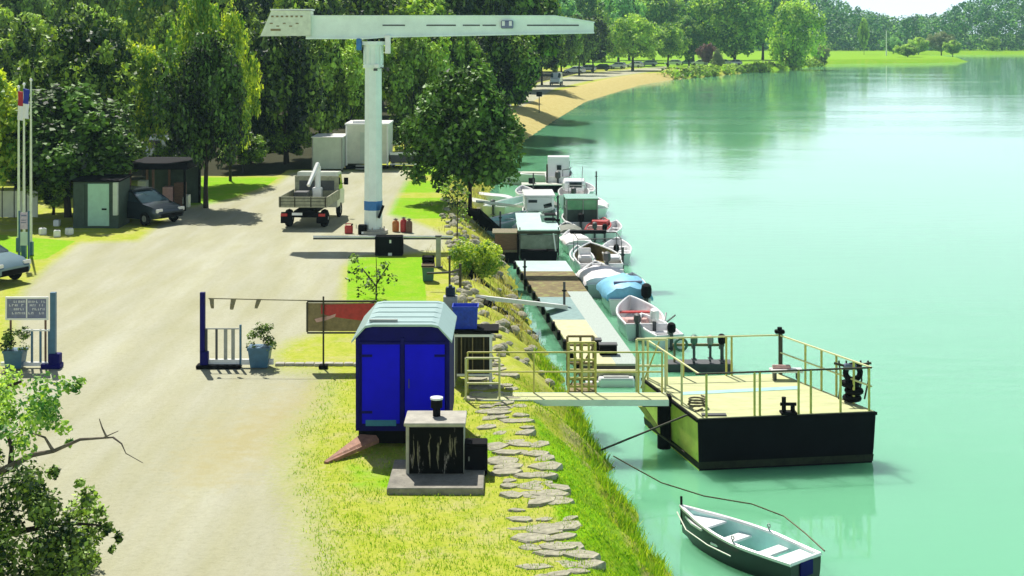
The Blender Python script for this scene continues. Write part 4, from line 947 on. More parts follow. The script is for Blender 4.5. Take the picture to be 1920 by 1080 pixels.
# rails: front, right, back, left
def lerp(p, q, f): return p + (q - p) * f
ins = lambda v: Vector((v.x * .97, v.y * .97, dz + .012))
fa, fb, fc, fd_ = ins(A - cen), ins(B_ - cen), ins(C_ - cen), ins(D_ - cen)
H_ = .98
def rails(name, p, q, hs, fs, m1, m2, r=.022):
    for h in hs: MB().tube([p + Vector((0, 0, h)), q + Vector((0, 0, h))], r, 6).build(name, m1, t)
    for f_ in fs:
        w = lerp(p, q, f_); mb = MB(); mb.tube([w, w + Vector((0, 0, H_))], r * 1.3, 6); mb.build('post', m2, t)
rails('front_rail', lerp(fa, fb, -.02), fb, (H_,), (.06, .33, .36, .58, .65, .82, .985), M['dolive'], M['yellow'])
rails('right_rail', fb, fc, (H_, .55), (.18, .36, .52, .7), M['pale_yellow'], M['yellow'])
rails('back_rail', fd_, fc, (H_,), (.02, .28, .6, .64, 1.0), M['pale_yellow'], M['yellow'])
rails('left_rail', fa, fd_, (H_,), (.3, .6, .95), M['pale_yellow'], M['pale_yellow'])
mb = MB(); w = fc; mb.tube([w + Vector((.02, 0, 0)), w + Vector((.02, 0, 1.02))], .055, 8); mb.build('corner_post', M['dolive'], t)
mb = MB(); w = fc + Vector((0, 0, 1.02)); mb.box((w.x, w.y, w.z + .05), (.24, .16, .09), bev=.02); mb.tube([w, w + Vector((0, 0, .16))], .06, 8); mb.build('navigation_lamp', M['black'], t)
# bollard
w = G(1478, 776, DZ) - cen
mb = MB(); mb.box((w.x, w.y, dz + .03), (.36, .26, .05)); mb.tube([(w.x - .1, w.y, dz + .03), (w.x - .1, w.y, dz + .38)], .05, 10); mb.tube([(w.x + .1, w.y, dz + .03), (w.x + .1, w.y, dz + .2)], .05, 10); mb.tube([(w.x - .18, w.y, dz + .22), (w.x + .18, w.y, dz + .22)], .04, 8); mb.build('bollard', M['black'], t, True)
# ramp plate along the front edge, left
w = G(1335, 781, DZ) - cen; mb = MB(); mb.box((w.x + .05, w.y + .05, dz + .03), (.55, .16, .03)); mb.build('edge_plate', M['dgrey'], t)
# things lying on the barge
w = G(1474, 712, DZ); tb = thing('deck_bench', 'white bench standing at the back of the barge deck', 'bench', (w.x, w.y, DZ + .014))
mb = MB(); mb.box((0, 0, .22), (.8, .32, .06), bev=.015); mb.build('seat', M['white'], tb)
for sx in (-.36, .36):
    mb = MB(); mb.box((sx * .8, 0, .095), (.06, .26, .19)); mb.build('leg', M['dgrey'], tb)
mb = MB(); mb.box((-.1, .08, .29), (.45, .13, .08), bev=.03); mb.build('cushion', M['pink'], tb)
w = G(1598, 762, DZ); tt = thing('tyre_stack', 'heap of black tyre fenders tied at the right end of the barge rail', 'tyres', (w.x + .08, w.y + .35, DZ + .016))
for j, (x, y, z) in enumerate([(0, 0, .09), (.05, .02, .25), (-.03, .05, .41)]):
    mb = MB(); mb.torus((x, y, z), .15, .075, 'z', 16, 8); mb.build('tyre', M['black'], tt, True)
mb = MB(); mb.torus((.02, .0, .68), .17, .07, 'y', 16, 8); mb.build('hung_tyre', M['black'], tt, True)
mb = MB()
for j in range(5): mb.tube([(-.3 + j * .15, .04, .05), (-.25 + j * .16, .02, .5), (-.3 + j * .17, .03, .95)], .022, 5)
mb.tube([(-.42, 0, .9), (-.1, -.03, .82), (.2, .02, .86), (.45, 0, .9)], .03, 6); mb.build('rope', M['dolive'], tt)
mb = MB(); mb.box((-.05, -.02, .82), (.3, .12, .14), bev=.03); mb.build('lashed_bag', M['sign_blue'], tt)
def coil(loc, lab, r=.22):
    t2 = thing('rope_coil', lab, 'rope', loc); mb = MB()
    pts = [(r * (1 - .03 * i / 6) * math.cos(i * .6), r * (1 - .03 * i / 6) * math.sin(i * .6), .03 + .006 * i) for i in range(34)]
    mb.tube(pts, .022, 5); mb.build('coils', M['rope'], t2); return t2
w = G(1290, 770, DZ); coil((w.x + .25, w.y + .25, DZ + .014), 'rope coil on the left front corner of the barge deck')

# outboards and gear at the near end of the moorings, left of the barge
def outboard(par, x, y, z, s=1.0, m='black', name='outboard_motor'):
    mb = MB()
    rg = []
    for q, zz, yy in ((.55, 0, 0), (.95, .06, 0), (1, .22, -.01), (.85, .34, -.02), (.4, .39, -.02)):
        rg.append([(x + s * q * .15 * math.cos(i * PI / 6), y + s * (yy + q * .24 * math.sin(i * PI / 6)), z + s * zz) for i in range(12)])
    mb.loft(rg); om = mb.build(name, M[m], par, True)
    mb = MB(); mb.box((x, y, z - s * .32), (s * .1, s * .16, s * .66), bev=.02); mb.box((x, y - s * .06, z - s * .62), (s * .2, s * .34, s * .03)); mb.tube([(x, y - s * .02, z - s * .75), (x, y + s * .18, z - s * .75)], s * .05, 8); mb.build('shaft_leg', M['dgrey'], om)
    mb = MB(); mb.box((x, y + s * .2, z - s * .1), (s * .16, s * .12, s * .26)); mb.build('clamp_bracket', M['grey'], om)
    return om

# ------------------------------------------------------------------ boats
def hull_rings(L, B, D, keel=.22, bowr=2.2, flat=.35, stern=.88, sheer=.16, n=12, inset=0.0, floor=None):
    rings = []
    for i in range(n + 1):
        u = i / n
        b = B / 2 * (stern + (1 - stern) * min(1, u / .35)) * (1 - max(0, (u - flat) / (1 - flat)) ** bowr)
        b = max(b - inset, .012); sh = D + sheer * u ** 2
        y = (u - .5) * L + (-inset if u == 1 else 0) + (inset if u == 0 else 0)
        kz = -keel * (1 - max(0, (u - .6) / .4) ** 2 * 1.25)
        if floor is not None:
            kz = max(floor, kz + inset); pts = [(-b, y, sh), (-b * .86, y, kz + .02), (0, y, kz), (b * .86, y, kz + .02), (b, y, sh)]
        else:
            ch = kz + .4 * keel
            pts = [(-b, y + (.12 * D if u > .9 else 0), sh), (-b * .95, y, .5 * (sh + ch)), (-b * .82, y, ch), (0, y, kz), (b * .82, y, ch), (b * .95, y, .5 * (sh + ch)), (b, y + (.12 * D if u > .9 else 0), sh)]
        rings.append(pts)
    return rings
def boat_hull(t, L, B, D, m_out, m_in, m_gun, floor=.02, **kw):
    o = hull_rings(L, B, D, **kw)
    mb = MB(); n = len(o[0]); mb.loft(o, closed=False, cap0=True, cap1=False); mb.build('hull', m_out, t, True)
    i_ = hull_rings(L, B, D, inset=.05, floor=floor, **kw)
    mb = MB(); mb.loft(i_, closed=False, cap0=True, cap1=True); mb.build('interior', m_in, t)
    mb = MB()
    for s_ in (0, -1): mb.tube([Vector(r_[s_]) + Vector((.02 if s_ == 0 else -.02, 0, .01)) for r_ in o], .04, 6)
    a, b = Vector(o[0][0]), Vector(o[0][-1]); mb.tube([a + Vector((.02, .02, .01)), b + Vector((-.02, .02, .01))], .04, 6)
    mb.build('gunwale', m_gun, t, True)
    return o
def thwart(t, y, w, z, m, d=.24, name='thwart'):
    mb = MB(); mb.box((0, y, z), (w, d, .045), bev=.01); return mb.build(name, m, t)

# the rowing boat in the foreground
M['row_hull'] = mat('dark_blue_green_hull_paint', (.012, .022, .026), .3, var=.3, scale=3, spot=(7, .68), spotcol=(.05, .11, .11))
st = (G(1551, 1040, ZW + .42) + G(1462, 1058, ZW + .42)) / 2; bw = G(1283, 952, ZW + .56)
dv = bw - st; Lr = math.hypot(dv.x, dv.y); rz = math.atan2(-dv.x, dv.y)
t = thing('rowing_boat', 'white rowing boat with turquoise inside and dark hull moored near the bank', 'rowing boat', ((st.x + bw.x) / 2, (st.y + bw.y) / 2, ZW + .02), rz)
o = boat_hull(t, Lr + .1, 1.06, .40, M['row_hull'], M['aqua_in'], M['boat_white'], floor=-.02, keel=.18, stern=.8, sheer=.14, bowr=2.0, n=16)
for y, w in ((-Lr * .22, .9), (Lr * .08, .92)):
    thwart(t, y, w, .27, M['boat_white'], .26)
mb = MB(); mb.prism([(-.4, -Lr * .5 + .04), (.4, -Lr * .5 + .04), (.46, -Lr * .5 + .42), (-.46, -Lr * .5 + .42)], .33, .37, 'z'); mb.build('stern_seat', M['boat_white'], t)
mb = MB(); mb.prism([(-.40, Lr * .22), (.40, Lr * .22), (.30, Lr * .34), (.03, Lr * .5), (-.03, Lr * .5), (-.30, Lr * .34)], .40, .44, 'z'); mb.build('bow_deck', M['boat_white'], t)
mb = MB(); mb.tube([(0, Lr * .5 + .07, .2), (0, Lr * .5 + .08, .74)], .025, 6); mb.build('stem_post', M['black'], t)
mb = MB(); mb.box((.0, -Lr * .5 - .062, .26), (.34, .035, .26), bev=.01); mb.build('transom_pad', M['blue_dark'], t)
mb = MB(); mb.tube([(-.62, -Lr * .1, .26), (-.60, Lr * .1, .29), (-.5, Lr * .32, .37), (-.2, Lr * .5, .5)], .013, 6); mb.build('lashing_rope', M['container2'], t)
mb = MB()
for s_ in (-1, 1): mb.tube([(s_ * .5, -Lr * .08, .42), (s_ * .5, -Lr * .08, .52)], .016, 6); mb.torus((s_ * .5, -Lr * .08, .55), .035, .01, 'x', 10, 5)
mb.build('rowlock', M['grey'], t)
def rope(name, pts, lab, r=.015, m='rope'):
    o = MB().tube(pts, r, 5).build(name, M[m]); return tag(o, lab, 'rope')
a = G(1128, 842, -.2)
q1 = [G(1180, 872, -.7), G(1240, 905, -.95), G(1320, 930, -1.1), G(1410, 945, -1.18), G(1470, 968, -1.22), G(1510, 1000, -1.15), G(1546, 1033, -.86)]
rope('mooring_rope', [G(1150, 855, -.5)] + q1, 'slack mooring rope running over the water to the rowing boat')

# dark mooring pile and stays below the gangway end
w = G(1246, 842, ZW); t = thing('mooring_pile', 'thick dark pile standing in the water under the gangway end', 'pile', (w.x, w.y + .1, ZW - 1.5))
mb = MB(); mb.tube([(0, 0, 0), (0, 0, 2.75)], .16, 12); mb.build('pile_shaft', M['hull_black'], t, True)
mb = MB(); mb.box((-.18, 0, 2.62), (.7, .3, .24), bev=.02); mb.build('cap_beam', M['black'], t)
mb = MB(); mb.add([(-.62, -.1, 2.5), (-.48, -.1, 2.5), (.0, -.12, 1.85), (-.12, -.12, 1.85), (-.62, .05, 2.5), (-.48, .05, 2.5), (.0, .0, 1.85), (-.12, .0, 1.85)], [(0, 1, 2, 3), (7, 6, 5, 4), (0, 4, 5, 1), (1, 5, 6, 2), (2, 6, 7, 3), (3, 7, 4, 0)]); mb.build('brace', M['yellow'], t)
def rod(name, p, q, lab, r=.022, m='dolive'): return tag(MB().tube([p, q], r, 6).build(name, M[m]), lab, 'pole')
rod('stay_rod', G(1124, 845, -1.0), G(1318, 766, -.05), 'thin dark rod slanting up from the bank to the barge corner')
rod('stay_rod', G(1216, 800, -.75), G(1302, 862, -1.25), 'short dark rod slanting down to the water beside the pile')

# ------------------------------------------------------------------ pontoon
ZP = -.8
p0, p1, p2, p3 = G(1092, 682, ZP), G(1196, 682, ZP), G(1058, 489, ZP), G(968, 489, ZP)
t = thing('mooring_pontoon', 'long floating pontoon with patched grey and brown boards', 'pontoon', (p0.x, p0.y, ZP))
ax = p3 - p0; wv_ = p1 - p0
def pq(u, v): q = p0 + ax * v + (wv_ + (p2 - p3 - wv_) * v) * u - p0; return q
mb = MB(); mb.prism([(pq(0, 0).x, pq(0, 0).y), (pq(1, 0).x, pq(1, 0).y), (pq(1, 1).x, pq(1, 1).y), (pq(0, 1).x, pq(0, 1).y)], -.6, -.06, 'z'); mb.build('float_body', M['dgrey'], t)
def board(u0, u1, v0, v1, m, z=-.058, th=.058):
    mb = MB(); P4 = [pq(u0, v0), pq(u1, v0), pq(u1, v1), pq(u0, v1)]; mb.prism([(q.x, q.y) for q in P4], z, z + th, 'z'); return mb.build('deck_boards', M[m], t)
board(-.03, .6, 0, .2, 'plank_yellow'); board(.6, 1.03, 0, .58, 'plank_grey'); board(-.03, .6, .2, .34, 'plank_yellow'); board(-.03, .6, .34, .56, 'plank_blue')
board(-.03, .62, .56, .62, 'plank_brown'); board(.62, 1.03, .58, .62, 'plank_grey'); board(-.03, 1.03, .62, .86, 'plank_brown'); board(-.03, 1.03, .86, 1.0, 'aqua_white')
for v in np.linspace(.02, .98, 14): q = pq(-.05, v); MB().box((q.x, q.y, -.12), (.12, .3, .26), bev=.02).build('edge_fender', M['black'], t)
mb = MB(); mb.box((pq(.5, -.012).x, pq(.5, -.012).y, -.2), (wv_.length * 1.02, .12, .16)); mb.build('end_beam', M['plank_yellow'], t)
mb = MB(); mb.box((pq(.3, .0).x, -.35, -.42), (.8, .5, .1)); mb.build('end_step', M['white'], t)
for i, (px, py, w, h, lab) in enumerate([(1118, 655, .28, .16, 'small black box at the near left of the pontoon'), (1140, 664, .5, .12, 'long low black crate at the near end of the pontoon')]):
    w0 = G(px, py, ZP); tb = thing('black_crate', lab, 'crate', (w0.x, w0.y, ZP + .002))
    mb = MB(); mb.box((0, 0, .14), (w, .3, .28), bev=.02); mb.build('body', M['black'], tb); mb = MB(); mb.box((0, 0, .295), (w + .03, .33, .03)); mb.build('lid', M['dgrey'], tb)
# gangplank and posts from the bank to the pontoon
def plank(name, pa, pb, w, lab, m='white', th=.07, cat='gangplank', rail=None):
    d_ = pb - pa; L = d_.length; o = thing(name, lab, cat, pa, math.atan2(-d_.x, d_.y)); sl = math.asin(d_.z / L)
    mb = MB(); mb.box((0, L / 2 * math.cos(sl), L / 2 * math.sin(sl)), (w, L, th), rx=sl); mb.build('plank', M[m], o)
    mb = MB()
    for s_ in (-1, 1): mb.box((s_ * (w / 2 + .02), L / 2 * math.cos(sl), L / 2 * math.sin(sl) - .03), (.04, L, th + .05), rx=sl)
    mb.build('side_beam', M['container2'] if m == 'white' else M['black'], o)
    if rail:
        mb = MB()
        for s_ in (-1, 1): mb.tube([(s_ * w / 2, 0, .9), (s_ * w / 2, L * math.cos(sl), L * math.sin(sl) + .9)], .025, 6)
        for s_ in (-1, 1):
            for f_ in (0, .33, .66, 1): mb.tube([(s_ * w / 2, f_ * L * math.cos(sl), f_ * L * math.sin(sl)), (s_ * w / 2, f_ * L * math.cos(sl), f_ * L * math.sin(sl) + .9)], .022, 6)
        mb.build('handrail', M[rail], o)
    return o
plank('gangplank', G(902, 556, .16), G(1054, 573, ZP + .10), .42, 'narrow pale gangplank from the bank to the middle of the pontoon')
plank('gangplank', G(900, 377, .15), G(985, 388, ZP + .1), .4, 'thin white gangplank to the boats beyond the pontoon')
plank('boat_ramp', G(884, 392, .25), G(928, 432, ZW + .35), .9, 'dark sloping ramp leading down the bank to the pale boat', 'black', .1, 'ramp')
plank('log_beam', G(868, 500, .2), G(912, 540, -.35), .14, 'dark slanting beam lying on the bank below the bush', 'dolive', .12, 'beam')
plank('log_beam', G(912, 566, .1), G(968, 604, -.8), .13, 'second dark beam lying on the stones beside the pontoon water', 'dolive', .12, 'beam')

# ------------------------------------------------------------------ the moored boats, stern towards the camera
def moored(px, py, lab, rz=.06, name='motor_boat', cat='boat'):
    w0 = G(px, py, ZW); return thing(name, lab, cat, (w0.x, w0.y, ZW + .02), rz), w0.y / FPX
# near red and white open boat
t, k = moored(1206, 638, 'open white boat with a red seat and two outboards beside the pontoon', .05); t.location.y += 1.9
boat_hull(t, 3.9, 1.5, .48, M['boat_white'], M['boat_white'], M['boat_white'], floor=.05)
thwart(t, -.4, 1.3, .36, M['pink']); thwart(t, .7, 1.25, .36, M['red']); mb = MB(); mb.box((-.2, -1.0, .3), (.8, .5, .4), bev=.08); mb.build('red_cushion', M['pink'], t)
outboard(t, .25, -2.0, .62, 1.0, 'white'); outboard(t, -.3, -2.0, .55, .8, 'dgrey')
mb = MB(); mb.tube([(.7, -1.5, .45), (.95, -1.8, .75)], .03, 6); mb.tube([(.6, -1.8, .45), (.75, -1.2, .7)], .03, 6); mb.build('oar', M['grey'], t)
# boat under the light blue tarpaulin
def tarp(t, L, B, D, H, m, seed, y0=0, name='cover'):
    g2 = np.random.default_rng(seed); rings = []
    n = 14
    for i in range(n + 1):
        u = i / n; b = B / 2 * (.94 + .06 * min(1, u / .3)) * (1 - max(0, (u - .5) / .5) ** 2.4) + .05
        hh = H * (math.sin(PI * min(1, u * 1.15 + .18)) ** .6 if u < .95 else .12)
        hh = max(hh, .08); y = (u - .5) * L + y0
        rings.append([(b * math.sin(a) * (1 + .03 * g2.normal()), y, D + (hh * math.cos(a) if math.cos(a) > 0 else .25 * math.cos(a)) * (1 + .05 * g2.normal())) for a in np.linspace(-1.75, 1.75, 13)])
    mb = MB(); mb.loft(rings, closed=False, cap0=True, cap1=True); o_ = mb.build(name, M[m], t, True); return o_
t, k = moored(1176, 592, 'boat under a light blue tarpaulin with a large black outboard', .05, 'covered_boat'); t.location.y += 2.3
boat_hull(t, 4.4, 1.65, .5, M['boat_white'], M['grey'], M['boat_white'])
tarp(t, 4.2, 1.66, .5, .62, 'tarp_blue', 5)
outboard(t, .55, -2.3, .60, 1.25, 'black')
mb = MB(); mb.tube([(-.5, -1.6, 1.0), (.5, -1.6, 1.02)], .05, 8); mb.build('cover_pole', M['sign_blue'], t)
# boat under the white tarpaulin
t, k = moored(1135, 560, 'boat under a smooth white tarpaulin behind the blue covered one', .05, 'covered_boat'); t.location.y += 2.3
boat_hull(t, 4.2, 1.7, .45, M['boat_white'], M['grey'], M['boat_white'])
tarp(t, 4.1, 1.7, .45, .42, 'tarp_white', 6)
# boat with the open folding top
t, k = moored(1124, 524, 'white boat with an open folding top frame and a pale blue seat', .04); t.location.y += 2.4
boat_hull(t, 4.6, 1.95, .55, M['boat_white'], M['plank_brown'], M['boat_white'], floor=.05)
mb = MB()
for y in (-1.5, .3):
    mb.tube([(-.9, y, .5), (-.88, y, 1.45), (.88, y, 1.45), (.9, y, .5)], .025, 6)
for s_ in (-.88, .88): mb.tube([(s_, -1.5, 1.45), (s_, .3, 1.45)], .02, 6)
mb.build('top_frame', M['dgrey'], t)
mb = MB(); mb.box((-.3, .3, 1.48), (1.5, .36, .12), bev=.05); mb.build('folded_top', M['black'], t)
mb = MB(); mb.box((-.55, -1.1, .5), (.55, .55, .5), bev=.08); mb.box((-.55, -.9, .8), (.5, .14, .4), bev=.05); mb.build('seat', M['tarp_white'], t)
mb = MB(); mb.box((.62, -.9, .5), (.5, .9, .35), bev=.05); mb.build('console', M['boat_white'], t)
mb = MB(); mb.box((0, -2.42, .35), (1.7, .3, .08)); mb.build('swim_platform', M['boat_white'], t)
outboard(t, .2, -2.45, .7, 1.0, 'dgrey')
# small boat with red bow trim
t, k = moored(1128, 452, 'small white boat with dark red trim at the outer edge of the moorings', -.2); t.location.y += 1.4
boat_hull(t, 3.2, 1.15, .5, M['boat_white'], M['boat_white'], M['red'])
mb = MB(); mb.prism([(-.36, -.2), (.36, -.2), (.42, .5), (-.42, .5)], .5, .74, 'z'); mb.build('red_cover', M['red'], t)
mb = MB(); mb.box((0, -1.0, .5), (.8, .3, .3), bev=.05); mb.build('stern_locker', M['pink'], t)
outboard(t, 0, -1.7, .6, .8, 'dgrey')
# green glazed cabin boat
t, k = moored(1090, 440, 'cabin boat with green tinted canopy windows', .03, 'cabin_boat'); t.location.y += 2.2
boat_hull(t, 4.5, 1.8, .55, M['boat_white'], M['grey'], M['boat_white'])
mb = MB(); mb.box((0, -.9, .83), (1.5, 1.9, .62)); mb.build('canopy_skirt', M['shed_dark'], t)
mb = MB(); mb.box((0, -.9, 1.36), (1.46, 1.86, .5)); cn = mb.build('canopy_window', M['glass_green'], t)
mb = MB()
for s_ in (-.75, .75):
    for y in (-1.86, .06): mb.tube([(s_, y, .5), (s_, y, 1.64)], .03, 6)
mb.tube([(-.75, -1.87, 1.64), (.75, -1.87, 1.64)], .03, 6); mb.tube([(.05, -1.87, .6), (.05, -1.87, 1.64)], .02, 6); mb.build('canopy_frame', M['grey'], t)
mb = MB(); mb.box((0, -.9, 1.665), (1.62, 2.0, .05), bev=.02); mb.build('canopy_top', M['glass_green'], t)
mb = MB(); mb.box((.05, 1.1, .78), (1.2, 1.4, .4), bev=.1); mb.build('fore_cabin', M['boat_white'], t)
outboard(t, -.1, -2.35, .62, 1.1, 'black')
# white boat with raised bow screen, beyond
t, k = moored(1080, 392, 'white motor boat with small black windscreen beyond the green cabin boat', -.05); t.location.y += 2.6
boat_hull(t, 5.0, 1.8, .7, M['boat_white'], M['boat_white'], M['boat_white'], floor=.1)
mb = MB(); mb.box((0, .5, 1.0), (1.3, 1.9, .55), bev=.15); mb.build('cabin', M['boat_white'], t)
mb = MB(); mb.box((.1, -.47, 1.08), (.7, .03, .3)); mb.box((-.66, .5, 1.08), (.02, 1.0, .2)); mb.build('window', M['glass'], t)
mb = MB(); mb.tube([(.45, -.2, 1.2), (.5, -.2, 2.1)], .02, 5); mb.tube([(-.3, -1.8, .7), (-.3, -1.8, 1.2), (.6, -1.8, 1.2), (.6, -1.8, .7)], .025, 6); mb.build('mast', M['grey'], t)
outboard(t, 0, -2.6, .8, 1.0, 'dgrey')
# white open launch left of the mooring pole
t, k = moored(1012, 428, 'broad white launch with dark side openings left of the mooring pole', .03); t.location.y += 2.6
boat_hull(t, 5.2, 1.75, .6, M['boat_white'], M['aqua_white'], M['boat_white'], floor=.15)
mb = MB(); mb.box((0, .4, 1.0), (1.5, 2.6, .75), bev=.1); mb.build('deckhouse', M['boat_white'], t)
mb = MB(); mb.box((-.35, -.91, 1.12), (.45, .03, .14)); mb.box((.42, -.91, .9), (.42, .03, .2), ry=-.25); mb.build('window', M['glass'], t)
mb = MB(); mb.box((0, .4, 1.40), (1.62, 2.8, .06), bev=.02); mb.build('deckhouse_roof', M['boat_white'], t)
# cabin cruiser at the far end
t, k = moored(1051, 356, 'tall white cabin cruiser at the far end of the moorings', -.06, 'cabin_cruiser'); t.location.y += 2.8
boat_hull(t, 5.6, 1.75, .75, M['boat_white'], M['boat_white'], M['boat_white'], floor=.3)
mb = MB(); mb.prism([(-1.6, .7), (1.4, .7), (.6, 1.75), (-.9, 1.95), (-1.5, 1.9)], -.68, .68, 'x'); mb.build('cabin', M['boat_white'], t)
mb = MB(); mb.box((.05, -1.62, 1.25), (.28, .03, .3)); mb.box((.69, -.2, 1.4), (.03, 1.3, .35)); mb.box((-.69, -.2, 1.4), (.03, 1.3, .35)); mb.build('window', M['glass'], t)
mb = MB(); mb.tube([(.3, -2.6, .75), (.3, -2.6, 1.2), (.75, -2.4, 1.25), (.8, -1.4, 1.25)], .03, 6); mb.tube([(.75, -2.4, .7), (.75, -2.4, 1.25)], .025, 6); mb.build('stern_rail', M['dgrey'], t)
outboard(t, 0, -2.9, .7, 1.2, 'dgrey')
# dark floating stage in front of the cruiser
w0, w1 = G(978, 360, ZW), G(1068, 358, ZW)
t = thing('floating_stage', 'long dark floating stage in front of the white cabin cruiser', 'jetty', ((w0.x + w1.x) / 2, w0.y + .5, ZW))
mb = MB(); mb.box((0, 0, .15), (w1.x - w0.x, 1.2, .5)); mb.build('float_body', M['black'], t); mb = MB(); mb.box((0, .05, .43), (w1.x - w0.x, 1.25, .06)); mb.build('deck_boards', M['boat_cream'], t)
mb = MB(); mb.box((-.85, .2, .62), (.4, .4, .32), bev=.03); mb.build('locker', M['black'], t)
mb = MB(); mb.tube([(.0 + (1026 - 1023) * .034, .5, 0), (.0 + (1026 - 1023) * .034, .5, 1.6)], .06, 6); mb.build('mooring_post', M['dolive'], t)
# houseboat shelter with pale roof, and its grey canopy boat
w0 = G(1008, 494, ZW); t = thing('covered_boat', 'boat below a pale turquoise sheet roof with a grey canvas front', 'boat', (w0.x, w0.y + 2.4, ZW + .02), .03)
boat_hull(t, 4.8, 1.75, .45, M['hull_black'], M['hull_black'], M['black'])
for s_ in (-.82, .82):
    for y in (-2.3, 1.6): MB().tube([(s_, y, .3), (s_, y, 1.5)], .03, 6).build('roof_post', M['dgrey'], t)
mb = MB(); mb.prism([(-.9, 1.35), (.9, 1.35), (.9, 1.4), (-.9, 1.4)], -2.35, 0.0, 'y'); mb.box((-.33, .7, 1.45), (1.1, 2.4, .05), rx=.08); mb.build('sheet_roof', M['aqua_white'], t)
mb = MB(); mb.box((0, -2.33, 1.28), (1.8, .05, .12)); mb.build('roof_edge', M['dolive'], t)
mb = MB(); mb.box((0, -2.25, .88), (1.66, .12, .6), bev=.03); mb.build('canvas_front', M['tarp_grey'], t)
mb = MB()
for z in (1.5, 1.72): mb.box((.6, .2, z), (.5, .6, .06))
mb.build('roof_hatch', M['black'], t)
mb = MB(); mb.tube([(.72, -2.36, .35), (.6, -2.36, 1.25)], .035, 6); mb.build('fender_pole', M['white'], t)
w0 = G(1046, 440, ZW); t = thing('mooring_pole', 'dark upright mooring pole between the white launch and the green cabin boat', 'pole', (w0.x, w0.y, ZW - 1))
mb = MB(); mb.tube([(0, 0, 0), (0, 0, 2.9)], .055, 8); mb.build('shaft', M['dgrey'], t, True); mb = MB(); mb.box((0, 0, 1.7), (.2, .2, .1)); mb.torus((0, 0, 1.5), .12, .03, 'z'); mb.build('mooring_ring', M['black'], t)
# pale boats on the left of the far moorings
t, k = moored(952, 436, 'pale turquoise open boat at the foot of the dark ramp', -.5); t.location.y += 1.2
boat_hull(t, 4.0, 1.4, .5, M['aqua_white'], M['aqua_in'], M['boat_white']); thwart(t, -.4, 1.1, .36, M['boat_white']); thwart(t, .7, 1.0, .38, M['boat_white'])
t, k = moored(958, 404, 'pale green open boat left of the broad white launch', -.45); t.location.y += 1.4
boat_hull(t, 4.2, 1.5, .5, M['boat_cream'], M['aqua_white'], M['boat_white']); thwart(t, -.4, 1.2, .36, M['boat_cream']); outboard(t, 0, -2.2, .6, .8, 'dgrey')
t, k = moored(1000, 350, 'cream boat lying behind the dark floating stage', 1.45); t.location.y += 1.5
boat_hull(t, 4.4, 1.5, .6, M['boat_cream'], M['boat_cream'], M['boat_white']); mb = MB(); mb.box((0, -.2, .62), (1.0, 2.0, .25), bev=.08); mb.build('cover', M['boat_cream'], t)
# brown timber boathouse hull below the bush
w0 = G(945, 492, ZW); t = thing('timber_barge', 'brown timber sided work barge below the bank bush', 'barge', (w0.x, w0.y + .6, ZW))
mb = MB(); mb.box((0, 0, .12), (1.15, 1.6, .62)); mb.build('float_body', M['black'], t)
mb = MB(); mb.box((0.08, -.55, .82), (.95, .08, .78)); mb.build('side_panel', M['brown'], t); mb = MB(); mb.box((0, -.58, .48), (1.2, .16, .1)); mb.build('trim_board', M['rag'], t); MB().box((.05, 0, 1.24), (1.1, 1.3, .05)).build('cover_board', M['rag'], t)
mb = MB(); mb.tube([(.6, -.66, 0), (.6, -.66, 1.35)], .05, 6); mb.build('post', M['black'], t)

# small floats between the pontoon and the barge
w0 = G(1155, 722, ZW); t = thing('small_float', 'small white float between the pontoon end and the gangway', 'float', (w0.x, w0.y, ZW))
mb = MB(); mb.box((0, 0, .1), (1.0, .5, .28), bev=.05); mb.build('body', M['boat_white'], t); mb = MB(); mb.box((.0, .0, .25), (.7, .3, .03)); mb.build('pad', M['grey'], t)
w0 = G(1330, 706, ZW); t = thing('outboard_rack', 'rack of spare outboard motors on the float behind the barge', 'motor rack', (w0.x, w0.y + .8, ZW))
mb = MB(); mb.box((-.2, 0, .08), (1.9, .6, .3)); mb.build('float_body', M['dgrey'], t)
mb = MB(); mb.box((-.2, 0, .72), (1.5, .06, .07)); mb.box((-.9, 0, .47), (.06, .06, .5)); mb.box((.5, 0, .47), (.06, .06, .5)); mb.build('rack_frame', M['olive'], t)
for x, s_, m_ in ((-.35, .7, 'bin_green'), (.12, .65, 'grey'), (.45, .75, 'black')): outboard(t, x, -.15, .78, s_, m_)
mb = MB(); mb.torus((-.72, -.1, .75), .17, .04, 'y'); mb.build('life_ring', M['bin_green'], t)

# more of the crowded moorings
def small_boat(px, py, L, B, lab, rz, out, inn, extra=None, dy=1.2):
    t, k = moored(px, py, lab, rz, 'small_boat'); t.location.y += dy
    boat_hull(t, L, B, .42, M[out], M[inn], M['boat_white']); thwart(t, -.3, B * .85, .32, M['boat_white']); thwart(t, L * .2, B * .8, .34, M['boat_white'])
    if extra == 'motor': outboard(t, 0, -L / 2 - .1, .55, .8, 'black')
    if extra == 'cover': tarp(t, L * .95, B, .42, .3, 'tarp_white', 11)
    if extra == 'grey': tarp(t, L * .95, B, .42, .3, 'tarp_grey', 12)
    return t
small_boat(1160, 492, 3.6, 1.3, 'small white boat outside the boat with the folding top', -.08, 'boat_white', 'boat_white', 'motor')
small_boat(1092, 508, 3.2, 1.0, 'narrow pale dinghy squeezed between pontoon and folding top boat', .05, 'boat_white', 'aqua_in')
small_boat(1068, 455, 3.0, 1.1, 'grey covered dinghy behind the dark mooring pole', .03, 'boat_white', 'grey', 'grey')
small_boat(1122, 405, 3.4, 1.2, 'little white boat outside the green canopied cabin boat', -.1, 'boat_white', 'boat_white', 'cover')
small_boat(985, 378, 3.4, 1.2, 'white open boat tied behind the thin white gangplank', .1, 'boat_white', 'boat_white')
small_boat(1080, 478, 3.4, 1.2, 'white covered dinghy left of the pale blue seat boat', .1, 'boat_white', 'boat_white', 'cover', 1.6)
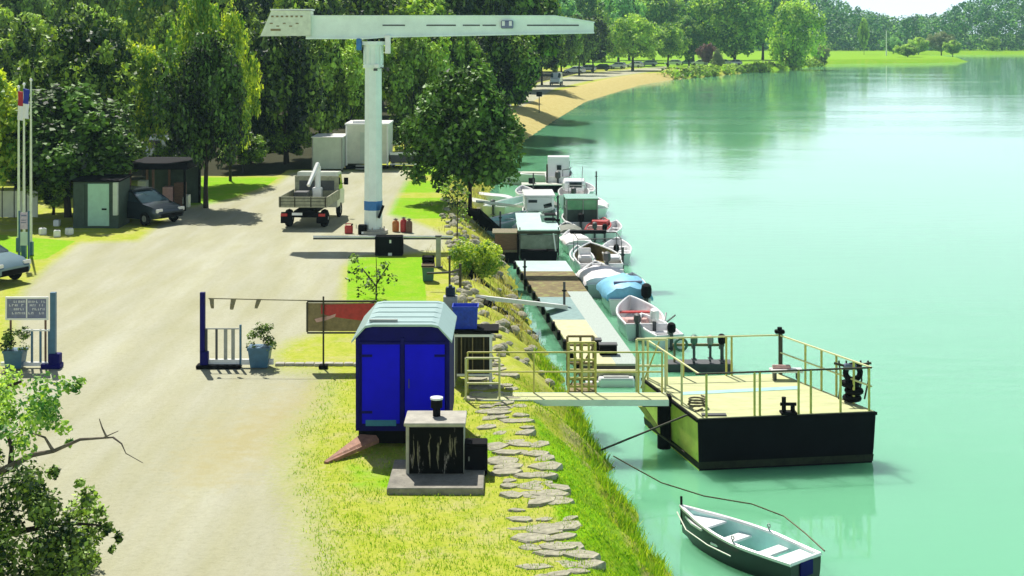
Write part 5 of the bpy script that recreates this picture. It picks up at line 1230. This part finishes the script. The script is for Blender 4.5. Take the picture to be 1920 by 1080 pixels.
small_boat(1150, 455, 3.0, 1.1, 'small white open boat right of the red trimmed boat', -.25, 'boat_white', 'boat_white', 'motor', 1.6)
small_boat(1098, 372, 3.4, 1.3, 'white dinghy beyond the boat with the small black windscreen', -.1, 'boat_white', 'boat_white', 'motor')
small_boat(1030, 405, 3.2, 1.0, 'narrow white boat squeezed beside the dark mooring pole', .02, 'boat_white', 'boat_white', 'grey')
small_boat(985, 452, 3.4, 1.1, 'pale dinghy between the timber barge and the sheet roof', .1, 'aqua_white', 'aqua_in', 'cover')
small_boat(1188, 568, 3.0, 1.15, 'white dinghy on the river side of the blue tarpaulin boat', -.12, 'boat_white', 'boat_white', None)
small_boat(1235, 652, 2.6, 1.0, 'small white dinghy with a black outboard at the near end', .25, 'boat_white', 'boat_white', 'motor', .9)
def shore_boat(px, py, rz, lab, m_):
    q = G(px, py); z = float(ground_z(np.array(q.x), np.array(q.y))); t = thing('upturned_boat', lab, 'boat', (q.x, q.y, z + .45), rz); t.rotation_euler = (PI, 0, rz)
    boat_hull(t, 3.0, 1.1, .4, M[m_], M['grey'], M['boat_white'])
shore_boat(908, 352, .5, 'upturned cream dinghy lying on the bank below the lone tree', 'boat_cream')
shore_boat(935, 333, .9, 'upturned white dinghy lying further along the weedy bank', 'boat_white')
w0 = G(1128, 530, ZW); t = thing('swim_stage', 'low white stage crossing behind the white covered boat', 'jetty', (w0.x, w0.y, ZW))
mb = MB(); mb.box((0, 0, .28), (2.1, .5, .07)); mb.build('deck_boards', M['boat_white'], t); mb = MB(); mb.box((0, 0, .1), (1.9, .36, .26)); mb.build('float_body', M['dgrey'], t)
for px, py, h, lab in [(1000, 372, 1.5, 'thin dark pole at the corner of the floating stage'), (1168, 520, 1.2, 'thin pale pole outside the folding top boat'), (1118, 372, 1.6, 'slender pole standing in the water beyond the cabin boat'), (1058, 600, 1.3, 'dark post at the left edge of the pontoon by the gangplank'), (984, 545, 1.2, 'dark post at the bank end of the pontoon water'), (938, 448, 1.3, 'dark post in front of the pale turquoise boat')]:
    w0 = G(px, py, ZW); t = thing('mooring_post', lab, 'post', (w0.x, w0.y, ZW - .6)); mb = MB(); mb.tube([(0, 0, 0), (0, 0, h + .6)], .045, 8); mb.build('shaft', M['dgrey'], t); mb = MB(); mb.torus((0, 0, h + .3), .07, .02, 'z', 10, 5); mb.build('ring', M['black'], t)

# dirt line and plates on the barge hull
mb = MB(); mb.loft([[(x * 1.004, y * 1.004, z) for x, y, z in ringp(.975, .04)], [(x * 1.004, y * 1.004, z) for x, y, z in ringp(.9815, .2)]], cap0=False, cap1=False); mb.build('waterline_stain', mat('waterline_algae', (.03, .04, .015), .9, var=.4, scale=5), t0b)

# ------------------------------------------------------------------ the flatbed truck
p = G(568, 430); t = thing('flatbed_truck', 'flatbed truck with grey board sides and a white loading crane seen from behind', 'truck', p, R(-3))
mb = MB(); mb.box((0, 1.55, .98), (2.06, 3.1, .09)); mb.build('bed_floor', M['wood_bed'], t)
mb = MB(); mb.box((0, 0.0, 1.18), (2.1, .05, .44)); tg = mb.build('tailgate', M['wood_bed'], t)
mb = MB()
for z in (1.05, 1.2, 1.34): mb.box((0, -.032, z), (2.04, .014, .02))
for x in (-.98, -.35, .35, .98): mb.box((x, -.034, 1.18), (.05, .016, .42))
mb.build('tailgate_strap', M['dolive'], tg)
for s_ in (-1, 1):
    mb = MB(); mb.box((s_ * 1.04, 1.56, 1.18), (.05, 3.04, .42)); mb.build('side_board', M['wood_bed'], t)
mb = MB(); mb.box((0, 3.12, 1.5), (2.0, .06, .95)); mb.build('headboard', M['wood_bed'], t)
mb = MB(); mb.box((0, 3.12, 1.55), (1.6, .075, .45)); mb.build('headboard_grille', M['dgrey'], t)
cabp = [(3.2, .55), (5.0, .55), (5.05, 1.15), (4.65, 1.3), (4.2, 2.1), (3.28, 2.14), (3.2, 1.9)]
mb = MB(); mb.prism(cabp, -.92, .92, 'x'); cb = mb.build('cab', M['boat_cream'], t)
mb = MB(); mb.box((0, 3.215, 1.72), (1.45, .05, .36)); mb.build('rear_window', M['glass'], cb)
for s_ in (-1, 1):
    mb = MB(); mb.prism([(3.5, 1.3), (4.5, 1.3), (4.12, 2.0), (3.5, 2.0)], s_ * .915, s_ * .932, 'x'); mb.build('side_window', M['glass'], cb)
    mb = MB(); mb.box((s_ * 1.12, 4.35, 1.62), (.2, .07, .32), bev=.02); mb.tube([(s_ * .9, 4.4, 1.5), (s_ * 1.08, 4.36, 1.55)], .02, 5); mb.build('wing_mirror', M['black'], t)
mb = MB(); mb.box((0, 2.3, .68), (.8, 4.6, .22)); mb.box((0, .06, .62), (1.9, .12, .22)); mb.build('chassis', M['black'], t)
for s_ in (-1, 1):
    mb = MB(); mb.box((s_ * .82, -.01, .62), (.28, .05, .12), bev=.01); mb.build('rear_lamp', M['lamp_red'], t)
    mb = MB(); mb.box((s_ * .78, .28, .42), (.5, .03, .4)); mb.build('mud_flap', M['black'], t)
    wheel(t, s_ * .78, .85, .38, .38, .36); wheel(t, s_ * .84, 4.1, .36, .36, .2)
mb = MB(); mb.box((-.25, -.02, .66), (.45, .015, .11)); mb.build('number_plate', M['white'], t)
mb = MB(); mb.box((.1, 2.75, 1.25), (.4, .4, .5), bev=.03); mb.tube([(.12, 2.7, 1.4), (.12, 2.72, 2.45)], .13, 10); mb.tube([(.12, 2.72, 2.42), (.2, 2.3, 2.6), (.0, 1.2, 1.75)], [.1, .1, .08], 8); mb.build('loading_crane', M['white'], t)
mb = MB(); mb.box((-.5, 2.2, 1.2), (.6, .7, .36), bev=.03); mb.build('tool_chest', M['dgrey'], t)

# ------------------------------------------------------------------ cars
def car(name, lab, loc, rz, paint, group=None, van=False, cat='car'):
    t = thing(name, lab, cat, loc, rz, group)
    L, Wd = 4.3, 1.74
    if van: st = [(-2.1, .35, .55, 1.0), (-2.08, .30, 1.95, .9), (-1.9, .28, 2.02, .88), (.7, .28, 2.02, .88), (1.35, .28, 1.25, .95), (2.0, .3, 1.05, .92), (2.12, .38, .7, .88)]
    else: st = [(-2.12, .42, .78, .86), (-2.02, .3, .95, .95), (-1.3, .26, 1.0, 1), (.9, .26, .98, 1), (1.75, .3, .82, .95), (2.05, .34, .68, .88), (2.14, .42, .6, .8)]
    rings = []
    for y, z0, z1, w in st:
        h = w * Wd / 2; zz = z0 + (z1 - z0) * .55
        rings.append([(-h * .94, y, z0), (h * .94, y, z0), (h, y, zz), (h * .93, y, z1), (0, y, z1 + .03), (-h * .93, y, z1), (-h, y, zz)])
    b = MB().loft(rings).build('body', M[paint], t, True)
    if not van:
        ck = [(-2.0, .94, .95, .74), (-1.45, .97, 1.40, .62), (-.6, .97, 1.47, .62), (.25, .97, 1.38, .62), (1.05, .95, .98, .78)]
        rings = [[(-.74 - (.0), y, z0 - .03), (.74, y, z0 - .03), (w, y, z1), (-w, y, z1)] for y, z0, z1, w in ck]
        gl = MB().loft(rings).build('cabin_glass', M['glass_sky'], t, True)
        MB().prism([(-.58, -1.4), (.58, -1.4), (.58, .22), (-.58, .22)], 1.425, 1.49, 'z').build('roof_panel', M[paint], t)
        mb = MB()
        for s_ in (-1, 1): mb.tube([(s_ * .76, -1.98, .95), (s_ * .635, -1.42, 1.42), (s_ * .63, .24, 1.40), (s_ * .77, 1.04, .97)], .035, 6); mb.tube([(s_ * .745, -.45, .98), (s_ * .64, -.5, 1.45)], .035, 6)
        mb.build('pillar', M[paint], t)
    else:
        mb = MB(); mb.prism([(-.72, .78), (.72, .78), (.76, 1.3), (-.76, 1.3)], 0, .02, 'z'); 
        MB().add([(-.72, .76, 1.96), (.72, .76, 1.96), (.78, 1.33, 1.29), (-.78, 1.33, 1.29), (-.72, .73, 1.90), (.72, .73, 1.90), (.78, 1.30, 1.22), (-.78, 1.30, 1.22)], [(0, 1, 2, 3), (7, 6, 5, 4), (0, 4, 5, 1), (1, 5, 6, 2), (2, 6, 7, 3), (3, 7, 4, 0)]).build('windscreen', M['glass_sky'], t)
        MB().box((0, -2.09, 1.5), (1.2, .04, .5)).build('rear_window', M['glass'], t)
        for s_ in (-1, 1): MB().box((s_ * .80, .25, 1.55), (.05, .8, .5)).build('side_window', M['glass'], t)
    for s_ in (-1, 1):
        MB().box((s_ * .62, 2.04, .68), (.34, .1, .16), bev=.04).build('headlight', M['lamp'], t)
        MB().box((s_ * .66, -2.09, .82), (.26, .06, .18), bev=.03).build('tail_lamp', M['lamp_red'], t)
        for y in (-1.3, 1.32): wheel(t, s_ * .8, y, .31, .31, .2)
    MB().box((0, 2.13, .46), (1.2, .08, .18), bev=.03).build('grille', M['black'], t)
    return t
p = G(268, 424); car('parked_car', 'dark car parked in the shade beside the pale green shed', p + Vector((-.55, 1.5, 0)), R(-125), 'car_dark')
p = G(-6, 540); car('parked_car', 'blue silver car cut off by the left picture edge', p + Vector((-1.5, 1.4, 0)), R(-115), 'car_teal')
p = G(0, 345); car('parked_van', 'pale van parked under the trees behind the flagpoles', p + Vector((-.3, 1, 0)), R(80), 'car_white', van=True, cat='van')
p = G(285, 318); car('parked_van', 'white van with a sunlit roof parked behind the carport', p + Vector((0, 1, 0)), R(-100), 'car_white', van=True, cat='van')
p = G(1043, 160); vn = car('parked_van', 'white van parked on the river road in front of the avenue', p, R(172), 'car_white', van=True, cat='van')
c0 = None
r7 = random.Random(12)
labs = None
xs = [1078, 1100, 1126, 1158, 1190, 1216, 1262, 1288, 1312, 1352, 1376]
protos = {}
for i, px in enumerate(xs):
    col_ = ['car_white', 'car_silver', 'car_dark', 'car_white', 'car_white', 'car_silver', 'car_white', 'car_teal', 'car_white', 'car_white', 'car_white'][i]
    Y = 352 - max(0, (1240 - px)) * .42 + (4 if i % 2 else 0)
    loc = Vector((at(px, Y), Y, .02)); rz = R(75 + r7.uniform(-15, 15))
    lb = {'car_white': 'distant white car parked in the row under the avenue trees', 'car_silver': 'distant silver car parked in the row under the avenue trees', 'car_dark': 'distant dark car parked in the row under the avenue trees', 'car_teal': 'distant blue grey car parked in the row under the avenue trees'}[col_]
    if col_ in protos: dup(protos[col_], loc, rz)
    else: protos[col_] = car('parked_car', lb, loc, rz, col_, 'cars parked under the avenue')

# ------------------------------------------------------------------ sheds, containers, carport
def facade(px0, px1, pyt, pyb, py_ground=None):
    g0 = G((px0 + px1) / 2, pyb); k = g0.y / FPX
    return g0, k, (px1 - px0) * k, (pyb - pyt) * k
g0, k, w, h = facade(137, 222, 338, 428)
t = thing('garden_shed', 'small shed with a pale green door in the shade of the broad tree', 'shed', g0)
mb = MB(); mb.box((0, .9, h / 2 - .03), (w, 1.8, h - .06)); mb.build('wall', M['shed_dark'], t)
mb = MB(); mb.box((0, .9, h), (w + .2, 2.1, .07), rx=.03); mb.build('roof', M['hull_black'], t)  # tree shade put into the roof as black
mb = MB(); mb.box(((185 - 179.5) * k, -.02, h * .49), (40 * k, .05, h * .88), bev=.01); dr = mb.build('door', M['shed_green'], t)
mb = MB(); mb.box(((196 - 179.5) * k, -.06, (428 - 392) * k), (.2, .04, .07)); mb.build('handle', M['black'], dr)
mb = MB(); mb.box(((149 - 179.5) * k, -.015, h * .5), (20 * k, .035, h * .85)); mb.build('side_panel', M['shed_dark'], t)
mb = MB(); mb.box(((218 - 179.5) * k, -.1, h * .62), (8 * k, .2, h * .68)); mb.build('leaning_board', M['container'], t)
g0, k, w, h = facade(585, 642, 258, 322)
t = thing('site_container', 'low grey green container behind the truck', 'container', g0)
mb = MB(); mb.box((0, 1.4, h / 2 + .08), (w, 2.8, h - .16), bev=.03); mb.build('body', M['container'], t)
mb = MB(); mb.box((0, 1.4, h + .02), (w + .08, 2.9, .05)); mb.build('roof', M['white'], t)
for s_ in (-1, 1): MB().box((s_ * (w * .5 - .03), -.01, h / 2), (.07, .05, h - .1)).build('corner_post', M['grey'], t)
mb = MB(); mb.box((0, .1, .04), (w, .3, .1)); mb.build('skid', M['black'], t)
g0, k, w, h = facade(648, 728, 234, 318)
t = thing('site_container', 'tall off white cabin container behind the crane mast', 'container', g0)
mb = MB(); mb.box((0, 1.6, h / 2 + .18), (w, 3.2, h - .36), bev=.03); mb.build('body', M['container2'], t)
mb = MB(); mb.box((0, 1.6, h + .03), (w + .1, 3.3, .1)); mb.box((-w * .1, .8, h + .14), (w * .5, .9, .16)); mb.build('roof', M['white'], t)
for s_ in (-1, 1): MB().box((s_ * (w / 2 - .05), -.012, h / 2 + .1), (.1, .05, h - .3)).build('corner_post', M['white'], t)
mb = MB(); mb.box((-.05, -.015, h * .52), (.75, .04, h * .62)); dr = mb.build('door', M['container'], t)
mb = MB(); mb.box((.2, -.045, h * .48), (.05, .03, .2)); mb.box((.12, -.038, h * .7), (.22, .012, .42)); mb.build('handle', M['dgrey'], dr)
mb = MB(); mb.box((0, .1, .15), (w, .35, .2)); mb.build('skid', M['black'], t)
mb = MB(); mb.box((-.1, -.6, .3), (1.0, .6, .06)); mb.box((-.1, -.9, .14), (1.0, .3, .06)); mb.tube([(.4, -.85, .1), (.4, -.85, 1.1), (.4, -.3, 1.2)], .03, 6); mb.build('step', M['grey'], t)
g0, k, w, h = facade(728, 752, 284, 318)
t = thing('trailer', 'flat dark trailer with a white side beside the tall container', 'trailer', g0 + Vector((.5, .6, 0)))
mb = MB(); mb.box((0, 1.0, .62), (1.6, 2.4, .5)); mb.build('load_bed', M['car_dark'], t); mb = MB(); mb.box((0, -.22, .95), (1.65, .04, .16)); mb.box((0, -.22, .3), (1.65, .04, .1)); mb.build('side_rail', M['white'], t)
for s_ in (-1, 1): wheel(t, s_ * .7, .9, .3, .3, .18)
# tent and camper under the trees
g0 = G(496, 285); k = g0.y / FPX
t = thing('caravan', 'rounded pale caravan under the trees left of the containers', 'caravan', g0)
mb = MB(); rg = []
for x in (-1.1, -1.0, 1.0, 1.1):
    s_ = .93 if abs(x) > 1.05 else 1
    rg.append([(x, 1.6 + s_ * yy, .5 + s_ * (zz - .5)) for yy, zz in ((-1.6, .5), (-1.65, 1.2), (-1.3, 1.9), (-.6, 2.15), (.8, 2.15), (1.5, 1.8), (1.7, 1.1), (1.6, .5))])
mb.loft(rg); mb.build('body', M['container'], t, True)
mb = MB(); mb.box((0, -.02, 1.35), (1.2, .06, .5), bev=.05); mb.build('window', M['glass'], t)
for s_ in (-1, 1): wheel(t, s_ * .95, 1.7, .33, .33, .18)
# carport
g0 = G(290, 398); k = g0.y / FPX
t = thing('carport', 'dark flat roofed open carport cluttered with bikes and boxes', 'carport', (g0.x, g0.y + .5, 0))
mb = MB(); mb.box((0, 1.6, 2.12), (2.9, 3.4, .3)); mb.build('roof', M['hull_black'], t)  # black colour stands in for the shade of overhanging trees
for x in (-1.3, -.2, 1.3):
    for y in (0, 3.1):
        mb = MB(); mb.box((x, y, .99), (.1, .1, 1.97)); mb.build('post', M['brown' if x < 1 else 'black'], t)
mb = MB(); mb.box((0, 3.2, .9), (2.7, .05, 1.8)); mb.build('back_wall', M['shed_dark'], t)
for i, (x, z, w_, h_, m_) in enumerate([(-1.05, .65, .4, 1.3, 'container'), (-.55, .35, .4, .7, 'dgrey'), (.2, .5, .5, 1.0, 'pink'), (.75, .6, .5, 1.2, 'brown'), (1.05, .3, .3, .6, 'boat_cream')]):
    tb = thing('storage_crate', ['tall pale cupboard at the left end of the carport', 'grey box beside the pale cupboard in the carport', 'faded pink cabinet in the middle of the carport', 'brown cupboard at the right of the carport', 'small cream chest before the brown cupboard in the carport'][i], 'box', (g0.x + x, g0.y + 1.9, 0))
    mb = MB(); mb.box((0, 0, h_ / 2), (w_, .5, h_), bev=.015); mb.build('body', M[m_], tb); mb = MB(); mb.box((0, -.26, h_ * .6), (w_ * .8, .02, h_ * .5)); mb.build('door', M[m_], tb)
# low wall / panel fence behind the flagpoles
g0 = G(32, 408); k = g0.y / FPX
t = thing('panel_fence', 'cream panel fence standing behind the flagpoles at the left edge', 'fence', g0)
for j in range(7):
    mb = MB(); mb.box((-2.6 + j * .55, .0, .62), (.5, .05, 1.2)); mb.build('panel', M['container2'], t)
    mb = MB(); mb.box((-2.87 + j * .55, .02, .7), (.05, .09, 1.4)); mb.build('post', M['dgrey'], t)
# kerb stones and white blocks before the shed
for i, (px, py) in enumerate([(107, 424), (107, 444), (80, 440), (130, 440)]):
    q = G(px, py); t = thing('concrete_block', 'white painted concrete block on the ground left of the shed', 'block', q, .3 * i, 'white blocks before the shed')
    mb = MB(); mb.box((0, 0, .14), (.28, .28, .28), bev=.04); mb.build('block_body', M['white'], t); mb = MB(); mb.torus((0, 0, .28), .05, .012, 'x', 10, 5); mb.build('lifting_eye', M['dgrey'], t)
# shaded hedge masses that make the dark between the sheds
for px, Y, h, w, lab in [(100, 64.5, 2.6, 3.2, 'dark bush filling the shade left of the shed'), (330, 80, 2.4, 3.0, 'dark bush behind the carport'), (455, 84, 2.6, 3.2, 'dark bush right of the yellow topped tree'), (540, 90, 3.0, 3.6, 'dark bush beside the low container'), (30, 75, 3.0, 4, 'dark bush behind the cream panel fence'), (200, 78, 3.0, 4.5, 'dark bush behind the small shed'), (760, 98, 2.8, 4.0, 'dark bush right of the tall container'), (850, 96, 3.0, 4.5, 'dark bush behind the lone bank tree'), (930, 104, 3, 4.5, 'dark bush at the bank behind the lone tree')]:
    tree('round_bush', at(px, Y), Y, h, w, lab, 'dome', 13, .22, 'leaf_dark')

# flagpoles
for px, pyb, pyt, lab, fl in [(35, 470, 165, 'left flagpole of the three with a hanging red and white flag', ('flag_red', 'flag_white')), (45, 482, 160, 'middle flagpole of the three with a hanging blue flag', ('flag_blue', 'flag_white')), (58, 478, 152, 'right flagpole of the three with no flag hoisted', None)]:
    g0 = G(px, pyb); k = g0.y / FPX; H_f = CZ - (pyt - HY) * k
    t = thing('flagpole', lab, 'flagpole', g0)
    mb = MB(); mb.tube([(0, 0, 0), (0, 0, H_f * .5), (0, 0, H_f)], [.055, .045, .03], 8); mb.build('pole', M['crane_plate'], t, True)
    mb = MB(); mb.ball((0, 0, H_f + .04), .06, 10, 6); mb.build('finial', M['white'], t, True)
    mb = MB(); mb.box((0, 0, .25), (.16, .16, .5)); mb.build('pole_foot', M['blue_gate'], t)
    if fl:
        z0 = H_f - .12
        for j, m_ in enumerate(fl):
            rings = []
            za, zb_ = z0 - j * .55, z0 - (j + 1) * .55
            for q in range(6):
                zz = za + (zb_ - za) * q / 5; ph = q * .7 + j
                rings.append([(-.02 + .02 * math.sin(ph), -.05, zz), (.10 + .03 * math.sin(ph), -.09, zz - .03), (.20 + .03 * math.cos(ph), -.02, zz - .05), (.12, .06, zz - .03), (.0, .04, zz)])
            MB().loft(rings).build('flag_' + ('field' if j == 0 else 'stripe'), M[m_], t, True)
g0 = G(47, 484); k = g0.y / FPX
t = thing('info_stand', 'slim information stand with a pale lilac panel between blue posts', 'sign', g0 + Vector((0, -.15, 0)))
for x in (-.16, .19):
    mb = MB(); mb.box((x, 0, .9), (.06, .06, 1.8)); mb.build('post', M['blue_gate'], t)
mb = MB(); mb.box((.015, 0, 1.42), (.28, .04, .62)); pn = mb.build('panel', M['lilac'], t)
mb = MB(); mb.box((.015, -.024, 1.62), (.2, .008, .05)); mb.box((.0, -.024, 1.45), (.18, .008, .03)); mb.box((.0, -.024, 1.36), (.2, .008, .03)); mb.build('print_line', M['sign_blue'], pn)
mb = MB(); mb.box((.015, 0, .75), (.28, .035, .5)); mb.build('lower_panel', M['aqua_white'], t)
# a sign post on the bank far off, and a pale mast on the spit
g0 = G(1011, 208); t = thing('sign_post', 'dark sign post at the edge of the river road', 'sign', g0)
mb = MB(); mb.tube([(0, 0, -.2), (0, 0, 2.0)], .06, 6); mb.build('post', M['dgrey'], t); mb = MB(); mb.box((0, -.07, 1.8), (.62, .05, .5), bev=.02); mb.build('plate', M['black'], t)
Y = 500; t = thing('pale_mast', 'thin pale mast standing on the grassy spit', 'mast', (at(1662, Y), Y, -.6))
mb = MB(); mb.tube([(0, 0, 0), (0, 0, 9.5)], [.25, .15], 8); mb.build('shaft', M['white'], t); mb = MB(); mb.box((0, 0, 9.6), (.8, .3, .3)); mb.build('lamp_head', M['grey'], t)
# bench by the far road
# stones: flat slabs along the bank top, broken rocks on the shore
def rock_mesh(seed, flat):
    g2 = np.random.default_rng(seed); import bmesh
    bm = bmesh.new(); bmesh.ops.create_icosphere(bm, subdivisions=2, radius=.5)
    ax_ = g2.normal(size=(7, 3)); ax_ /= np.linalg.norm(ax_, axis=1)[:, None]; dd = g2.uniform(.30, .45, 7)
    for v_ in bm.verts:
        c_ = np.array(v_.co)
        for a_, d0 in zip(ax_, dd):
            e_ = c_ @ a_ - d0
            if e_ > 0: c_ = c_ - a_ * e_ * .9
        v_.co = Vector((c_[0] * 1.25, c_[1], max(-.5, c_[2]) * flat))
    me = bpy.data.meshes.new('rock'); bm.to_mesh(me); bm.free(); me.materials.append(M['rock']); return me
slabs = [rock_mesh(i, .30) for i in range(6)]; rocks = [rock_mesh(20 + i, .75) for i in range(6)]
r8 = random.Random(31)
edge = [(900, 675), (925, 725), (940, 760), (955, 795), (965, 830), (985, 870), (1000, 910), (1010, 950), (1025, 1000), (1045, 1050), (1070, 1130)]
def slab_mesh(seed):
    g2 = random.Random(seed); n = g2.choice((6, 7, 8)); P_ = []
    for i in range(n):
        a_ = 2 * PI * (i + g2.uniform(-.25, .25)) / n; P_.append((math.cos(a_) * g2.uniform(.42, .56), math.sin(a_) * g2.uniform(.40, .54)))
    rings = [[(x * 1.0, y * 1.0, -.12) for x, y in P_], [(x, y, .0 + g2.uniform(-.006, .006)) for x, y in P_], [(x * .93, y * .92, .03 + g2.uniform(-.008, .008)) for x, y in P_]]
    o = MB().loft(rings).build('slab', M['rock']); me = o.data; bpy.data.objects.remove(o); return me
slabs = [slab_mesh(i) for i in range(9)]
pts_e = [G(*q) for q in edge]
acc = 0.0
for a_, b_ in zip(pts_e, pts_e[1:]):
    L_ = (b_ - a_).length; m_ = max(1, round(L_ / .42)); hd = math.atan2(b_.y - a_.y, b_.x - a_.x)
    for q in range(m_):
        c_ = a_ + (b_ - a_) * ((q + .5) / m_)
        for q2 in range(3):
            s_ = (-.38, .0, .36)[q2] + r8.uniform(-.12, .12); wd = r8.uniform(.34, .78)
            x = c_.x + s_; yy = c_.y + r8.uniform(-.14, .14)
            if r8.random() < .12 or x > float(shore(yy)) - float(slope_w(yy)) + .12: continue
            o = bpy.data.objects.new('stone_slab', r8.choice(slabs)); COL.objects.link(o)
            z = max(float(ground_z(np.array(x + dx), np.array(yy + dy_))) for dx in (-.15, .15) for dy_ in (-.12, .12))
            o.location = (x, yy, z - .026 + r8.uniform(0, .022)); o.rotation_euler = (r8.uniform(-.05, .05), r8.uniform(-.05, .05), hd + PI / 2 + r8.uniform(-.6, .6))
            o.scale = (wd, wd * r8.uniform(.45, .8), r8.uniform(.8, 1.6))
            tag(o, 'flat grey beige stone slab set in the grass along the bank top', 'stone', 'flat stone slabs along the bank top')
for i in range(250):
    Y = r8.uniform(35, 64) if i < 195 else r8.uniform(64, 112); X = float(shore(Y)) - r8.uniform(.0, 2.5); s_ = r8.uniform(.14, .55) * r8.uniform(.6, 1)
    o = bpy.data.objects.new('bank_rock', r8.choice(rocks)); COL.objects.link(o)
    z = float(ground_z(np.array(X), np.array(Y))); o.location = (X, Y, z + s_ * .08); o.rotation_euler = (r8.uniform(-.4, .4), r8.uniform(-.4, .4), r8.uniform(0, 6)); o.scale = (s_, s_, s_)
    tag(o, 'pale broken rock on the stony bank beside the moorings', 'rock', 'broken rocks along the bank')

# ------------------------------------------------------------------ the summer air
def haze(density):
    m = bpy.data.materials.new('haze_air'); m.use_nodes = True; n = m.node_tree.nodes; l = m.node_tree.links
    n.remove(n['Principled BSDF']); v_ = n.new('ShaderNodeVolumePrincipled')
    v_.inputs['Color'].default_value = (.55, .86, .95, 1); v_.inputs['Density'].default_value = density; v_.inputs['Anisotropy'].default_value = .2
    l.new(v_.outputs[0], n['Material Output'].inputs['Volume'])
    o = MB().box((100, 450, 16), (4400, 1700, 42)).build('haze', m); tag(o, None, None, None, 'stuff')
haze(.00022)
